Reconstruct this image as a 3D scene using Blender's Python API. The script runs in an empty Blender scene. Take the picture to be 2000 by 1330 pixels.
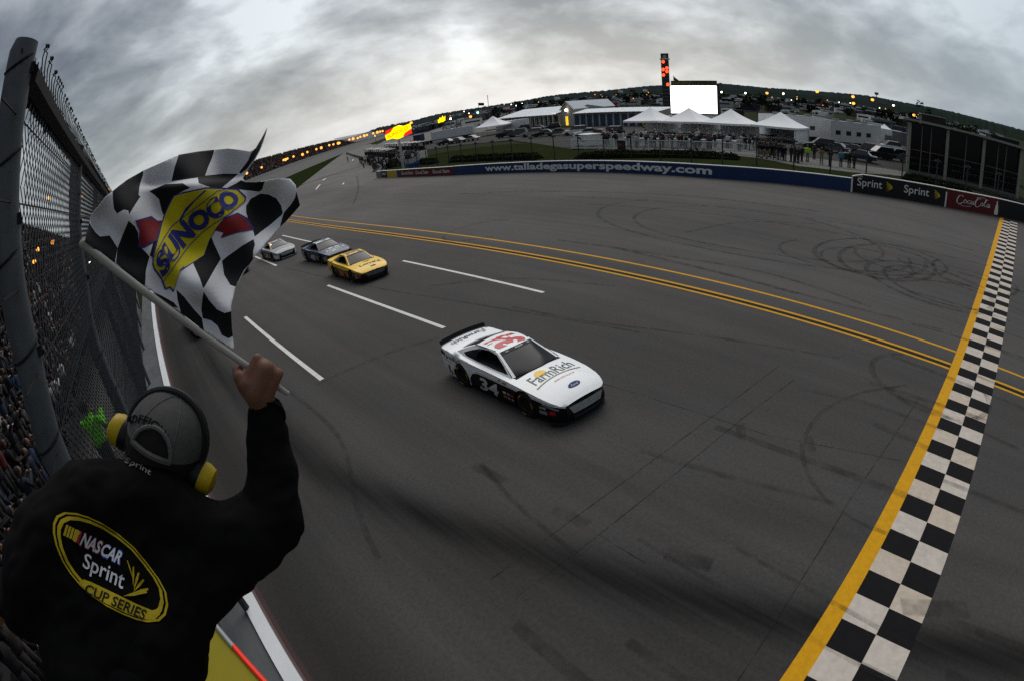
import bpy, bmesh, math, random
from math import sin, cos, tan, pi, radians, hypot, atan2, sqrt
from mathutils import Vector, Matrix, noise
from mathutils.geometry import delaunay_2d_cdt
from mathutils.bvhtree import BVHTree
S = bpy.context.scene
COL = S.collection
random.seed(7)
# ---------------------------------------------------------------- camera (fisheye lens, held above the flagman's head)
CAM = Vector((0.0806, 0.0, 6.5805))
YAW, PITCH, ROLL = 0.73585, -0.63569, -0.06774
FPX, KAP, PX, PY = 1084.76, 0.02861, 204.78, 215.64
FWD = Vector((cos(PITCH)*cos(YAW), cos(PITCH)*sin(YAW), sin(PITCH)))
_r = FWD.cross(Vector((0, 0, 1))).normalized(); _u = _r.cross(FWD)
RIGHT = cos(ROLL)*_r + sin(ROLL)*_u
UP = -sin(ROLL)*_r + cos(ROLL)*_u
cd = bpy.data.cameras.new('camera'); co = bpy.data.objects.new('camera', cd); COL.objects.link(co)
co.matrix_world = Matrix(((RIGHT.x, UP.x, -FWD.x, CAM.x), (RIGHT.y, UP.y, -FWD.y, CAM.y), (RIGHT.z, UP.z, -FWD.z, CAM.z), (0, 0, 0, 1)))
cd.type = 'PANO'; cd.panorama_type = 'FISHEYE_LENS_POLYNOMIAL'
cd.sensor_width = 36; cd.sensor_fit = 'HORIZONTAL'; cd.fisheye_fov = 2*pi
_F = FPX/2000*36
cd.fisheye_polynomial_k0 = 0; cd.fisheye_polynomial_k1 = -1/_F; cd.fisheye_polynomial_k2 = 0
cd.fisheye_polynomial_k3 = -KAP/_F**3; cd.fisheye_polynomial_k4 = 0
cd.shift_x = -PX/2000; cd.shift_y = PY/1330
cd.clip_start = 0.02; cd.clip_end = 9000
S.camera = co
# ---------------------------------------------------------------- sky, sun, exposure
W = bpy.data.worlds.new('World'); S.world = W; W.use_nodes = True
def sky():
    nt = W.node_tree; N = nt.nodes; L = nt.links; N.clear()
    def nd(t, **k):
        n = N.new(t)
        for a, b in k.items(): setattr(n, a, b)
        return n
    def math_(op, a, b=None, c=None, clamp=False):
        n = nd('ShaderNodeMath', operation=op, use_clamp=clamp)
        for i, v in enumerate((a, b, c)):
            if v is None: continue
            if hasattr(v, 'links'): L.new(v, n.inputs[i])
            else: n.inputs[i].default_value = v
        return n.outputs[0]
    def mix(f, a, b, bt='MIX'):
        n = nd('ShaderNodeMix', data_type='RGBA', blend_type=bt)
        for i, v in ((0, f), (6, a), (7, b)):
            if hasattr(v, 'links'): L.new(v, n.inputs[i])
            else: n.inputs[i].default_value = v if i == 0 else (*v, 1)
        return n.outputs[2]
    tc = nd('ShaderNodeTexCoord'); sp = nd('ShaderNodeSeparateXYZ'); L.new(tc.outputs['Generated'], sp.inputs[0])
    x, y, z = sp.outputs
    zz = math_('ADD', math_('MAXIMUM', z, 0.0), 0.42)
    cb = nd('ShaderNodeCombineXYZ'); L.new(math_('DIVIDE', x, zz), cb.inputs[0]); L.new(math_('DIVIDE', y, zz), cb.inputs[1])
    def fbm(scale, det, rough, dist, off):
        mp = nd('ShaderNodeMapping'); mp.inputs['Location'].default_value = off; mp.inputs['Scale'].default_value = (scale*.85, scale, 1)
        mp.inputs['Rotation'].default_value = (0, 0, .9)
        L.new(cb.outputs[0], mp.inputs[0])
        n = nd('ShaderNodeTexNoise'); n.inputs['Scale'].default_value = 1; n.inputs['Detail'].default_value = det
        n.inputs['Roughness'].default_value = rough; n.inputs['Distortion'].default_value = dist
        L.new(mp.outputs[0], n.inputs['Vector']); return n.outputs[0]
    big = fbm(1.15, 3, .5, .3, (5.6, 1.7, 0)); mid = fbm(2.9, 9, .55, .3, (7.3, 2.2, 0)); fine = fbm(9.0, 7, .55, .15, (.3, 9.2, 0))
    f = math_('ADD', math_('ADD', math_('MULTIPLY', big, .52), math_('MULTIPLY', mid, .48)), math_('MULTIPLY', fine, .16))
    rp = nd('ShaderNodeValToRGB'); L.new(f, rp.inputs[0])
    cr = rp.color_ramp; cr.elements[0].position = .49; cr.elements[0].color = (.075, .090, .112, 1)
    cr.elements[1].position = .68; cr.elements[1].color = (.68, .73, .77, 1)
    for p, c in ((.535, (.155, .175, .20)), (.578, (.265, .287, .315)), (.625, (.43, .46, .49))):
        e = cr.elements.new(p); e.color = (*c, 1)
    # pale band low over the horizon, warm where the sun has gone down, blue-grey away from it
    band = math_('POWER', math_('SUBTRACT', 1.0, math_('MULTIPLY', math_('MAXIMUM', z, 0.0), 2.0), None, True), 3.0)
    warm = math_('POWER', math_('MAXIMUM', math_('ADD', math_('MULTIPLY', x, cos(radians(50))), math_('MULTIPLY', y, sin(radians(50)))), 0.0), 5.0)
    hz = mix(warm, (.40, .47, .52), (.79, .78, .755))
    bandn = math_('MULTIPLY', band, math_('ADD', math_('MULTIPLY', f, 1.9), -.20), None, True)
    c1 = mix(bandn, rp.outputs[0], hz)
    cool = math_('POWER', math_('MAXIMUM', math_('ADD', math_('MULTIPLY', x, cos(radians(-5))), math_('MULTIPLY', y, sin(radians(-5)))), 0.0), 16.0)
    c2 = mix(math_('MULTIPLY', cool, .5), c1, mix(f, (.09, .19, .31), (.44, .52, .58)))
    # the cloud deck is thinnest, and so brightest, towards the place where the sun has gone down
    gl = Vector((cos(radians(42))*.96, sin(radians(42))*.96, -.05))
    dt = math_('ADD', math_('ADD', math_('MULTIPLY', x, gl.x), math_('MULTIPLY', y, gl.y)), math_('MULTIPLY', z, gl.z))
    lift = math_('ADD', .58, math_('MULTIPLY', math_('POWER', math_('MAXIMUM', math_('MULTIPLY_ADD', dt, .5, .5), 0.0), 4.0), .52))
    vs_ = nd('ShaderNodeVectorMath', operation='SCALE'); L.new(c2, vs_.inputs[0]); L.new(lift, vs_.inputs['Scale']); c2 = vs_.outputs[0]
    ns = nd('ShaderNodeTexSky', sky_type='NISHITA', sun_disc=False); ns.sun_elevation = SUN_EL; ns.sun_rotation = pi/2-SUN_AZ
    ns.air_density = 1.5; ns.dust_density = 3
    bg1 = nd('ShaderNodeBackground'); L.new(ns.outputs[0], bg1.inputs[0]); bg1.inputs[1].default_value = .05*.25
    bg2 = nd('ShaderNodeBackground'); L.new(c2, bg2.inputs[0]); bg2.inputs[1].default_value = .90
    ad = nd('ShaderNodeAddShader'); L.new(bg1.outputs[0], ad.inputs[0]); L.new(bg2.outputs[0], ad.inputs[1])
    o = nd('ShaderNodeOutputWorld'); L.new(ad.outputs[0], o.inputs[0])
SUN_EL, SUN_AZ = radians(52), radians(48)
sky()
sl = bpy.data.lights.new('sun', 'SUN'); sl.energy = 1.5; sl.angle = radians(50); sl.color = (1, .97, .93)
so = bpy.data.objects.new('sun', sl); COL.objects.link(so)
so.rotation_euler = Vector((-cos(SUN_EL)*cos(SUN_AZ), -cos(SUN_EL)*sin(SUN_AZ), -sin(SUN_EL))).to_track_quat('-Z', 'Y').to_euler()
S.cycles.use_denoising = False   # keep the fine grain of the asphalt and the wire
V = S.view_settings; V.view_transform = 'Standard'; V.look = 'None'; V.exposure = 0.34; V.gamma = 1; V.use_curve_mapping = False
# ---------------------------------------------------------------- where things stand
def prof(s):
    s = min(s, 47.0)
    return -.02901*s if s < 16.177 else -.4694+.03039*(s-16.177)
def cv(y):
    y = max(-60., min(80., y)); return .00045*y*y + (.0000031*y**3 if y > 0 else 0)
def sst(a, b, x):
    t = max(0., min(1., (x-a)/(b-a))); return t*t*(3-2*t)
ZF = .467
def zg(x, y):
    z = prof(x-cv(y)); z = z+(ZF-z)*sst(70, 115, y)
    r = hypot(x, y)
    if r > 190:
        az = math.degrees(atan2(y, x)); z += .017*(min(r, 1300)-190)*sst(64, 52, az)*sst(-60, -20, az)
    return z
def ray(px, py):
    dx, dy = px-1000-PX, 665+PY-py; rr = hypot(dx, dy)+1e-9; q = rr/FPX; th = q+KAP*q**3
    return (cos(th)*FWD+sin(th)*(dx/rr*RIGHT+dy/rr*UP)).normalized()
def proj(p):
    d = (Vector(p)-CAM).normalized(); a, b, c = d.dot(RIGHT), d.dot(UP), d.dot(FWD)
    th = math.acos(max(-1, min(1, c))); q = hypot(a, b)+1e-12; r = th
    for _ in range(20): r = th-KAP*r**3
    r *= FPX
    return 1000+PX+r*a/q, 665+PY-r*b/q
def gp(px, py, h=0.0):
    d = ray(px, py); z = 0.3
    for _ in range(25):
        t = (z+h-CAM.z)/min(d.z, -1e-3); p = CAM+d*t; z = zg(p.x, p.y)
    return Vector((p.x, p.y, z))
def ad(px, py, dist):
    d = ray(px, py); return CAM+d*(dist/hypot(d.x, d.y))
def at3(px, py, dist): return CAM+ray(px, py)*dist
# ---------------------------------------------------------------- materials
MATS = {}
def M(name, c, rough=.6, metal=0., var=.12, sc=6., bump=0., emit=0., coat=0., spec=.22, stretch=(1, 1, 1), c2=None):
    if name in MATS: return MATS[name]
    m = bpy.data.materials.new(name); m.use_nodes = True; nt = m.node_tree; b = nt.nodes['Principled BSDF']
    b.inputs['Roughness'].default_value = rough; b.inputs['Metallic'].default_value = metal
    b.inputs['Coat Weight'].default_value = coat; b.inputs['Specular IOR Level'].default_value = spec
    tc = nt.nodes.new('ShaderNodeTexCoord'); mp = nt.nodes.new('ShaderNodeMapping'); mp.inputs['Scale'].default_value = stretch
    n = nt.nodes.new('ShaderNodeTexNoise'); n.inputs['Scale'].default_value = sc; n.inputs['Detail'].default_value = 6; n.inputs['Roughness'].default_value = .62
    nt.links.new(tc.outputs['Object'], mp.inputs[0]); nt.links.new(mp.outputs[0], n.inputs['Vector'])
    mx = nt.nodes.new('ShaderNodeMix'); mx.data_type = 'RGBA'
    lo = tuple(v*(1-2*var) for v in c) if c2 is None else c2
    hi = tuple(min(1, v*(1+1.2*var)) for v in c)
    mx.inputs[6].default_value = (*lo, 1); mx.inputs[7].default_value = (*hi, 1)
    nt.links.new(n.outputs[0], mx.inputs[0]); nt.links.new(mx.outputs[2], b.inputs['Base Color'])
    if bump:
        bp = nt.nodes.new('ShaderNodeBump'); bp.inputs['Strength'].default_value = bump; bp.inputs['Distance'].default_value = .02
        nt.links.new(n.outputs[0], bp.inputs['Height']); nt.links.new(bp.outputs[0], b.inputs['Normal'])
    if emit:
        b.inputs['Emission Color'].default_value = (*c, 1); b.inputs['Emission Strength'].default_value = emit
    MATS[name] = m; return m
# ---------------------------------------------------------------- object helpers
def tag(o, label=None, cat=None, group=None, kind=None):
    if label: o['label'] = label
    if cat: o['category'] = cat
    if group: o['group'] = group
    if kind: o['kind'] = kind
    return o
def empty(name, loc=(0, 0, 0), rz=0., label=None, cat=None, group=None):
    o = bpy.data.objects.new(name, None); COL.objects.link(o); o.location = loc; o.rotation_euler = (0, 0, rz)
    o.empty_display_size = .1
    return tag(o, label, cat, group)
def link(name, me, parent=None):
    o = bpy.data.objects.new(name, me); COL.objects.link(o)
    if parent is not None: o.parent = parent
    return o
class MB:
    """collects polygons with a material each, then links them as one mesh object"""
    def __init__(s): s.v = []; s.f = []; s.m = []; s.mats = []
    def mi(s, mat):
        if mat not in s.mats: s.mats.append(mat)
        return s.mats.index(mat)
    def poly(s, pts, mat):
        i = len(s.v); s.v += [tuple(p) for p in pts]; s.f.append(tuple(range(i, i+len(pts)))); s.m.append(s.mi(mat)); return s
    def mesh(s, vs, fs, mat):
        i = len(s.v); s.v += [tuple(p) for p in vs]; k = s.mi(mat)
        for f in fs: s.f.append(tuple(i+a for a in f)); s.m.append(k)
        return s
    def box(s, c, d, mat, rz=0., R=None):
        a, b, h = d[0]/2, d[1]/2, d[2]/2; c = Vector(c)
        R = R or Matrix.Rotation(rz, 3, 'Z')
        vs = [c+R @ Vector((x*a, y*b, z*h)) for z in (-1, 1) for x, y in ((-1, -1), (1, -1), (1, 1), (-1, 1))]
        return s.mesh(vs, [(3, 2, 1, 0), (4, 5, 6, 7), (0, 1, 5, 4), (1, 2, 6, 5), (2, 3, 7, 6), (3, 0, 4, 7)], mat)
    def tube(s, pts, r, mat, n=8, cap=True):
        pts = [Vector(p) for p in pts]; rs = r if isinstance(r, (list, tuple)) else [r]*len(pts); vs = []; fs = []
        for i, p in enumerate(pts):
            t = (pts[min(i+1, len(pts)-1)]-pts[max(i-1, 0)]).normalized()
            a = t.orthogonal().normalized() if i == 0 else (a-t*a.dot(t)).normalized()
            b = t.cross(a)
            vs += [p+(a*cos(2*pi*k/n)+b*sin(2*pi*k/n))*rs[i] for k in range(n)]
        for i in range(len(pts)-1):
            for k in range(n): fs.append((i*n+k, i*n+(k+1) % n, (i+1)*n+(k+1) % n, (i+1)*n+k))
        if cap: fs += [tuple(range(n-1, -1, -1)), tuple(range((len(pts)-1)*n, len(pts)*n))]
        return s.mesh(vs, fs, mat)
    def lathe(s, prof_, c, axis, mat, n=20):
        axis = Vector(axis).normalized(); a = axis.orthogonal().normalized(); b = axis.cross(a); c = Vector(c); vs = []; fs = []
        for r, h in prof_: vs += [c+axis*h+(a*cos(2*pi*k/n)+b*sin(2*pi*k/n))*r for k in range(n)]
        for i in range(len(prof_)-1):
            for k in range(n): fs.append((i*n+k, i*n+(k+1) % n, (i+1)*n+(k+1) % n, (i+1)*n+k))
        return s.mesh(vs, fs, mat)
    def ball(s, c, r, mat, n=8, m=5):
        r = (r, r, r) if not isinstance(r, (tuple, list)) else r; vs = []; fs = []; c = Vector(c)
        for i in range(m+1):
            t = pi*i/m
            for k in range(n): vs.append(c+Vector((r[0]*sin(t)*cos(2*pi*k/n), r[1]*sin(t)*sin(2*pi*k/n), r[2]*cos(t))))
        for i in range(m):
            for k in range(n): fs.append((i*n+k, (i+1)*n+k, (i+1)*n+(k+1) % n, i*n+(k+1) % n))
        return s.mesh(vs, fs, mat)
    def grid(s, fn, nu, nv, mat):
        vs = [fn(i/nu, j/nv) for j in range(nv+1) for i in range(nu+1)]
        fs = [(j*(nu+1)+i, j*(nu+1)+i+1, (j+1)*(nu+1)+i+1, (j+1)*(nu+1)+i) for j in range(nv) for i in range(nu)]
        if callable(mat) and not isinstance(mat, bpy.types.Material):
            i0 = len(s.v); s.v += [tuple(p) for p in vs]
            for q, f in enumerate(fs):
                s.f.append(tuple(i0+a for a in f)); s.m.append(s.mi(mat((q % nu+.5)/nu, (q//nu+.5)/nv)))
            return s
        return s.mesh(vs, fs, mat)
    def data(s, name, smooth=False):
        me = bpy.data.meshes.new(name); me.from_pydata(s.v, [], s.f)
        for m in s.mats: me.materials.append(m)
        me.polygons.foreach_set('material_index', s.m)
        if smooth:
            bm = bmesh.new(); bm.from_mesh(me); bmesh.ops.remove_doubles(bm, verts=bm.verts, dist=.0004); bm.to_mesh(me); bm.free()
            me.polygons.foreach_set('use_smooth', [True]*len(me.polygons))
            if smooth != 'all': me.set_sharp_from_angle(angle=radians(38))
        me.update(); return me
    def build(s, name, parent=None, smooth=False): return link(name, s.data(name, smooth), parent)
def one(name, label, cat, mb, group=None, kind=None, smooth=False):
    return tag(mb.build(name, None, smooth), label, cat, group, kind)
def copy_tree(o, parent=None):
    c = o.copy(); COL.objects.link(c)
    if parent is not None: c.parent = parent
    for ch in o.children: copy_tree(ch, c)
    return c
_tx = {}
def text2d(body, bold=0., shear=0.):
    k = (body, bold, shear)
    if k in _tx: return _tx[k]
    cu = bpy.data.curves.new('lettering', 'FONT'); cu.body = body; cu.size = 1; cu.offset = bold; cu.shear = shear; cu.resolution_u = 3
    ob = bpy.data.objects.new('lettering', cu); me = bpy.data.meshes.new_from_object(ob)
    vs = [(v.co.x, v.co.y) for v in me.vertices]; fs = [tuple(p.vertices) for p in me.polygons]
    bpy.data.objects.remove(ob); bpy.data.curves.remove(cu); bpy.data.meshes.remove(me)
    x0, x1 = min(v[0] for v in vs), max(v[0] for v in vs); y0, y1 = min(v[1] for v in vs), max(v[1] for v in vs)
    _tx[k] = ([((x-x0)/(x1-x0), (y-y0)/(y1-y0)) for x, y in vs], fs); return _tx[k]
def letter(mb, body, mat, fn, bold=0., shear=0.):
    """lettering whose unit square is laid on a surface by fn(u, v)"""
    vs, fs = text2d(body, bold, shear); mb.mesh([fn(u, v) for u, v in vs], fs, mat); return mb
def inside(p, poly):
    x, y = p; r = False; j = len(poly)-1
    for i in range(len(poly)):
        xi, yi = poly[i]; xj, yj = poly[j]
        if (yi > y) != (yj > y) and x < (xj-xi)*(y-yi)/(yj-yi)+xi: r = not r
        j = i
    return r
def panel(mb, outline, regions, step, lift, base, holes=()):
    """a sheet cut to an outline, printed with regions (later ones on top), raised into space by lift"""
    vs = []; es = []
    def loop(pl):
        i = len(vs)
        for k, p in enumerate(pl):
            vs.append(Vector(p)); es.append((i+k, i+(k+1) % len(pl)))
    def dens(pl):
        out = []
        for a, b in zip(pl, list(pl[1:])+[pl[0]]):
            n = max(1, int(hypot(b[0]-a[0], b[1]-a[1])/step))
            out += [(a[0]+(b[0]-a[0])*k/n, a[1]+(b[1]-a[1])*k/n) for k in range(n)]
        return out
    outline = dens(outline); loop(outline)
    for r, _ in regions: loop(dens(r))
    for h in holes: loop(dens(h))
    x0, x1 = min(p[0] for p in outline), max(p[0] for p in outline); y0, y1 = min(p[1] for p in outline), max(p[1] for p in outline)
    for i in range(int((x1-x0)/step)):
        for j in range(int((y1-y0)/step)):
            p = (x0+(i+.5+.1*(j % 2))*step, y0+(j+.5)*step)
            if inside(p, outline): vs.append(Vector(p))
    V2, _, F2, *_x = delaunay_2d_cdt(vs, es, [], 0, 1e-5)
    P3 = [lift(p.x, p.y) for p in V2]; groups = {}
    for f in F2:
        c = (sum(V2[i].x for i in f)/len(f), sum(V2[i].y for i in f)/len(f))
        if not inside(c, outline) or any(inside(c, h) for h in holes): continue
        m = base
        for r, mm in regions:
            if inside(c, r): m = mm
        groups.setdefault(m, []).append(tuple(f))
    i0 = len(mb.v); mb.v += [tuple(p) for p in P3]
    for m, fs in groups.items():
        k = mb.mi(m)
        for f in fs: mb.f.append(tuple(i0+a for a in f)); mb.m.append(k)
    return mb
def lerp(tab, x):
    if x <= tab[0][0]: return tab[0][1]
    for (a, p), (b, q) in zip(tab, tab[1:]):
        if x <= b: return p+(q-p)*(x-a)/(b-a)
    return tab[-1][1]
# ================================================================ ground and track
def road_material():
    m = bpy.data.materials.new('asphalt'); m.use_nodes = True; nt = m.node_tree; N = nt.nodes; L = nt.links; b = N['Principled BSDF']
    def mth(op, a, b_=None, c=None, cl=False):
        n = N.new('ShaderNodeMath'); n.operation = op; n.use_clamp = cl
        for i, v in enumerate((a, b_, c)):
            if v is None: continue
            if hasattr(v, 'links'): L.new(v, n.inputs[i])
            else: n.inputs[i].default_value = v
        return n.outputs[0]
    uv = N.new('ShaderNodeUVMap'); uv.uv_map = 'lane'; sp = N.new('ShaderNodeSeparateXYZ'); L.new(uv.outputs[0], sp.inputs[0]); s, y = sp.outputs[0], sp.outputs[1]
    def noise_(sx, sy, det=6, rough=.6, off=0.):
        cb = N.new('ShaderNodeCombineXYZ'); L.new(mth('MULTIPLY', s, sx), cb.inputs[0]); L.new(mth('MULTIPLY', y, sy), cb.inputs[1]); cb.inputs[2].default_value = off
        n = N.new('ShaderNodeTexNoise'); n.inputs['Scale'].default_value = 1; n.inputs['Detail'].default_value = det; n.inputs['Roughness'].default_value = rough
        L.new(cb.outputs[0], n.inputs['Vector']); return n.outputs[0]
    def band(x, c, w):   # soft bump of width w round c
        d = mth('DIVIDE', mth('SUBTRACT', x, c), w); return mth('POWER', 2.718, mth('MULTIPLY', mth('MULTIPLY', d, d), -1.0))
    patch = noise_(.16, .10, 4, .55); grit = noise_(55, 55, 3, .9, 3.); grit2 = noise_(13, 13, 4, .8, 5.)
    streak = noise_(1.7, .045, 6, .62, 9.); streak2 = noise_(5.5, .07, 4, .6, 12.)
    wob = mth('MULTIPLY', mth('SUBTRACT', noise_(.2, .12, 3, .5, 20.), .5), .9)
    g0 = mth('SMOOTH_MAX', mth('MULTIPLY_ADD', y, -.31, 5.55), mth('MULTIPLY_ADD', y, -.03, 2.45), 1.6)
    gr = mth('MULTIPLY_ADD', band(mth('ADD', s, wob), mth('SUBTRACT', g0, .9), 1.0), .45, band(mth('ADD', s, wob), g0, .5))
    gw = band(s, .15, .8)
    g3 = band(mth('ADD', s, wob), mth('ADD', g0, 2.3), .5); g4 = band(s, 10.6, 1.6); g5 = band(s, 24.5, 5.)
    rub = mth('MULTIPLY', gr, mth('MULTIPLY_ADD', streak2, .7, .42))
    k = mth('MULTIPLY_ADD', patch, .7, .62)
    k = mth('MULTIPLY', k, mth('MULTIPLY_ADD', grit, 1.5, .25))
    k = mth('MULTIPLY', k, mth('MULTIPLY_ADD', grit2, 1.1, .45))
    k = mth('MULTIPLY', k, mth('MULTIPLY_ADD', streak, .62, .69))
    dark = mth('ADD', mth('ADD', mth('MULTIPLY', rub, .82), mth('MULTIPLY', gw, .5)), mth('ADD', mth('MULTIPLY', mth('MULTIPLY', g3, streak2), .3), mth('MULTIPLY', mth('MULTIPLY', g4, streak), .26)), None, True)
    k = mth('MULTIPLY', k, mth('SUBTRACT', 1.0, dark))
    apron = mth('DIVIDE', mth('SUBTRACT', s, 15.8), 3.0, None, True)
    k = mth('MULTIPLY', k, mth('MULTIPLY_ADD', apron, .42, 1.0))
    k = mth('MULTIPLY', k, mth('SUBTRACT', 1.0, mth('MULTIPLY', mth('MULTIPLY', g5, apron), mth('MULTIPLY', streak2, .45))))
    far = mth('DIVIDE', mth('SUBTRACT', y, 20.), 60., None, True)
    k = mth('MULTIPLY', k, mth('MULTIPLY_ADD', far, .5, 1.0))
    mx = N.new('ShaderNodeMix'); mx.data_type = 'RGBA'; L.new(noise_(.5, .4, 3, .5, 33.), mx.inputs[0]); mx.inputs[6].default_value = (.068, .061, .056, 1); mx.inputs[7].default_value = (.057, .0575, .058, 1)
    vm = N.new('ShaderNodeVectorMath'); vm.operation = 'SCALE'; L.new(mx.outputs[2], vm.inputs[0]); L.new(k, vm.inputs['Scale'])
    L.new(vm.outputs[0], b.inputs['Base Color']); b.inputs['Roughness'].default_value = .82; b.inputs['Specular IOR Level'].default_value = .08
    bp = N.new('ShaderNodeBump'); bp.inputs['Strength'].default_value = .35; bp.inputs['Distance'].default_value = .01; L.new(grit, bp.inputs['Height']); L.new(bp.outputs[0], b.inputs['Normal'])
    return m
ASPH = road_material()
def T(s, y, dz=0.): x = s+cv(y); return Vector((x, y, zg(x, y)+dz))
def sheet(name, ss, ys, mat, dz=0., kind='structure', fn=T):
    vs = [fn(s, y, dz) for y in ys for s in ss]; n = len(ss)
    fs = [(j*n+i, j*n+i+1, (j+1)*n+i+1, (j+1)*n+i) for j in range(len(ys)-1) for i in range(n-1)]
    me = bpy.data.meshes.new(name); me.from_pydata([tuple(v) for v in vs], [], fs); me.materials.append(mat)
    uv = me.uv_layers.new(name='lane')
    for p in me.polygons:
        for li in p.loop_indices:
            vi = me.loops[li].vertex_index; uv.data[li].uv = (ss[vi % n], ys[vi//n])
    o = link(name, me); return tag(o, kind=kind)
ys_near = [-90, -60, -40, -30]+[-20+2*i for i in range(68)]
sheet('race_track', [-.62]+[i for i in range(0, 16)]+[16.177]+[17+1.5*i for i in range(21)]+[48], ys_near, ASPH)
ys_far = [115+7*i for i in range(48)]
def Tf(s, y, dz=0.): return Vector((s, y, zg(s, y)+dz))
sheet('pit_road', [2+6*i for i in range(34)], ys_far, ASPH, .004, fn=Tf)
# infield ground: one sheet out to the hills
GRND = M('infield_ground', (.034, .038, .026), .95, sc=.05, var=.3, c2=(.018, .026, .010), spec=.0)
def infield():
    vs = []; fs = []; rs = [34+6*i for i in range(26)]+[190*1.13**i for i in range(1, 22)]; az = [radians(-75+2.5*i) for i in range(62)]
    for r in rs:
        for a in az:
            x, y = r*cos(a), r*sin(a); vs.append((x, y, zg(x, y)-.05))
    n = len(az)
    for j in range(len(rs)-1):
        for i in range(n-1): fs.append((j*n+i, (j+1)*n+i, (j+1)*n+i+1, j*n+i+1))
    me = bpy.data.meshes.new('infield'); me.from_pydata(vs, [], fs); me.materials.append(GRND); me.polygons.foreach_set('use_smooth', [True]*len(fs))
    tag(link('infield_ground', me), kind='structure')
infield()
mb = MB(); mb.poly([(-400, -200, -1.6), (-.7, -200, -1.6), (-.7, 520, -1.6), (-400, 520, -1.6)], M('concrete_ground', (.10, .10, .10), .9, sc=.5)); tag(mb.build('concourse_ground'), kind='structure')
mb = MB(); mb.poly([(-6000, -6000, -3), (6000, -6000, -3), (6000, 6000, -3), (-6000, 6000, -3)], GRND); tag(mb.build('terrain'), kind='structure')
# ---------------------------------------------------------------- painted lines (thin coats on the asphalt)
YEL = M('yellow_paint', (.58, .29, .004), .8, sc=9, var=.22, c2=(.36, .18, .006), spec=.15); WHT = M('white_paint', (.66, .66, .64), .7, sc=5, var=.14, c2=(.42, .39, .35))
BLK = M('black_paint', (.010, .010, .011), .85, sc=8, var=.2, spec=.08); RUB = M('dark_rubber', (.022, .021, .021), .9, var=.2, spec=.1)
def strip(mb, pts, w, mat, dz):   # pts in world, flat ribbon on the ground
    for a, b in zip(pts, pts[1:]):
        d = Vector((b[0]-a[0], b[1]-a[1], 0)).normalized(); n = Vector((-d.y, d.x, 0))*w/2
        q = [Vector(a)+n, Vector(a)-n, Vector(b)-n, Vector(b)+n]
        mb.poly([(p.x, p.y, zg(p.x, p.y)+dz) for p in q], mat)
def lane(mb, s, y0, y1, w, mat, dz=.004, n=None):
    n = n or max(1, int((y1-y0)/2.5)); ys = [y0+(y1-y0)*i/n for i in range(n+1)]
    for a, b in zip(ys, ys[1:]): mb.poly([T(s+w/2, a, dz), T(s+w/2, b, dz), T(s-w/2, b, dz), T(s-w/2, a, dz)], mat)
g_line = 'double yellow lines at the bottom of the banking'
YF, CK, XC = .0132, .60985, 4.9674
for nm, s, lab in (('yellow_line', 16.177, 'lower yellow line of the close pair across the track'), ('yellow_line', 16.52, 'upper yellow line of the close pair across the track'),
                   ('yellow_line', 17.55, 'single yellow line on the apron above the close pair')):
    mb = MB(); lane(mb, s, -60, YF-CK, .13, YEL); lane(mb, s, YF+CK+.3, 105, .13, YEL); tag(mb.build(nm), kind='structure')
mb = MB(); lane(mb, 16.35, YF+CK+.3, 105, .17, RUB); lane(mb, 16.35, -60, YF-CK, .17, RUB); tag(mb.build('dark_seam'), kind='structure')
d1, d2 = gp(500, 510), gp(537, 521)
for s, y0, y1 in ((4.24, 15.78, 27.7), (8.76, 15.38, 26.86), (12.947, 14.88, 26.08), (4.24, 41, 53), (8.76, d2.y, d2.y+11.5), (12.947, gp(600, 480).y, gp(600, 480).y+11.5), (4.24, 66, 77), (8.76, 64, 75), (12.947, 63, 74)):
    mb = MB(); lane(mb, s, y0, y1, .16, WHT); tag(mb.build('lane_dash'), kind='structure')
# start / finish line: two rows of painted squares, each its own coat, and a yellow stripe
sq = tag(empty('finish_line', (0, 0, 0)), kind='structure')
_ck = {}
for n in range(-9, 67):
    for k in (0, 1):
        y0, y1 = (YF, YF+CK) if k == 0 else (YF-CK, YF)
        x0 = XC+n*CK; x1 = x0+CK; white = (n+k) % 2 != 0; mb = MB()
        f = (lambda x, y: (x, y, zg(x, y)+.004))
        mb.poly([f(x0, y0), f(x1, y0), f(x1, y1), f(x0, y1)], M('check_white_%d' % (abs(n*7+k*3) % 4), [(.60, .57, .53), (.52, .46, .39), (.60, .60, .59), (.54, .49, .44)][abs(n*7+k*3) % 4], .8, sc=7, var=.16, spec=.12, c2=[(.36, .32, .28), (.32, .26, .20), (.42, .40, .38), (.33, .29, .25)][abs(n*7+k*3) % 4]) if white else BLK)
        mb.build('painted_square', sq)
mb = MB()
for i in range(70):
    x0 = -.5+i*.67; mb.poly([(x, y, zg(x, y)+.004) for x, y in ((x0, YF+CK), (x0+.67, YF+CK), (x0+.67, YF+CK+.29), (x0, YF+CK+.29))], YEL)
mb.build('yellow_stripe', sq)
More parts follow.
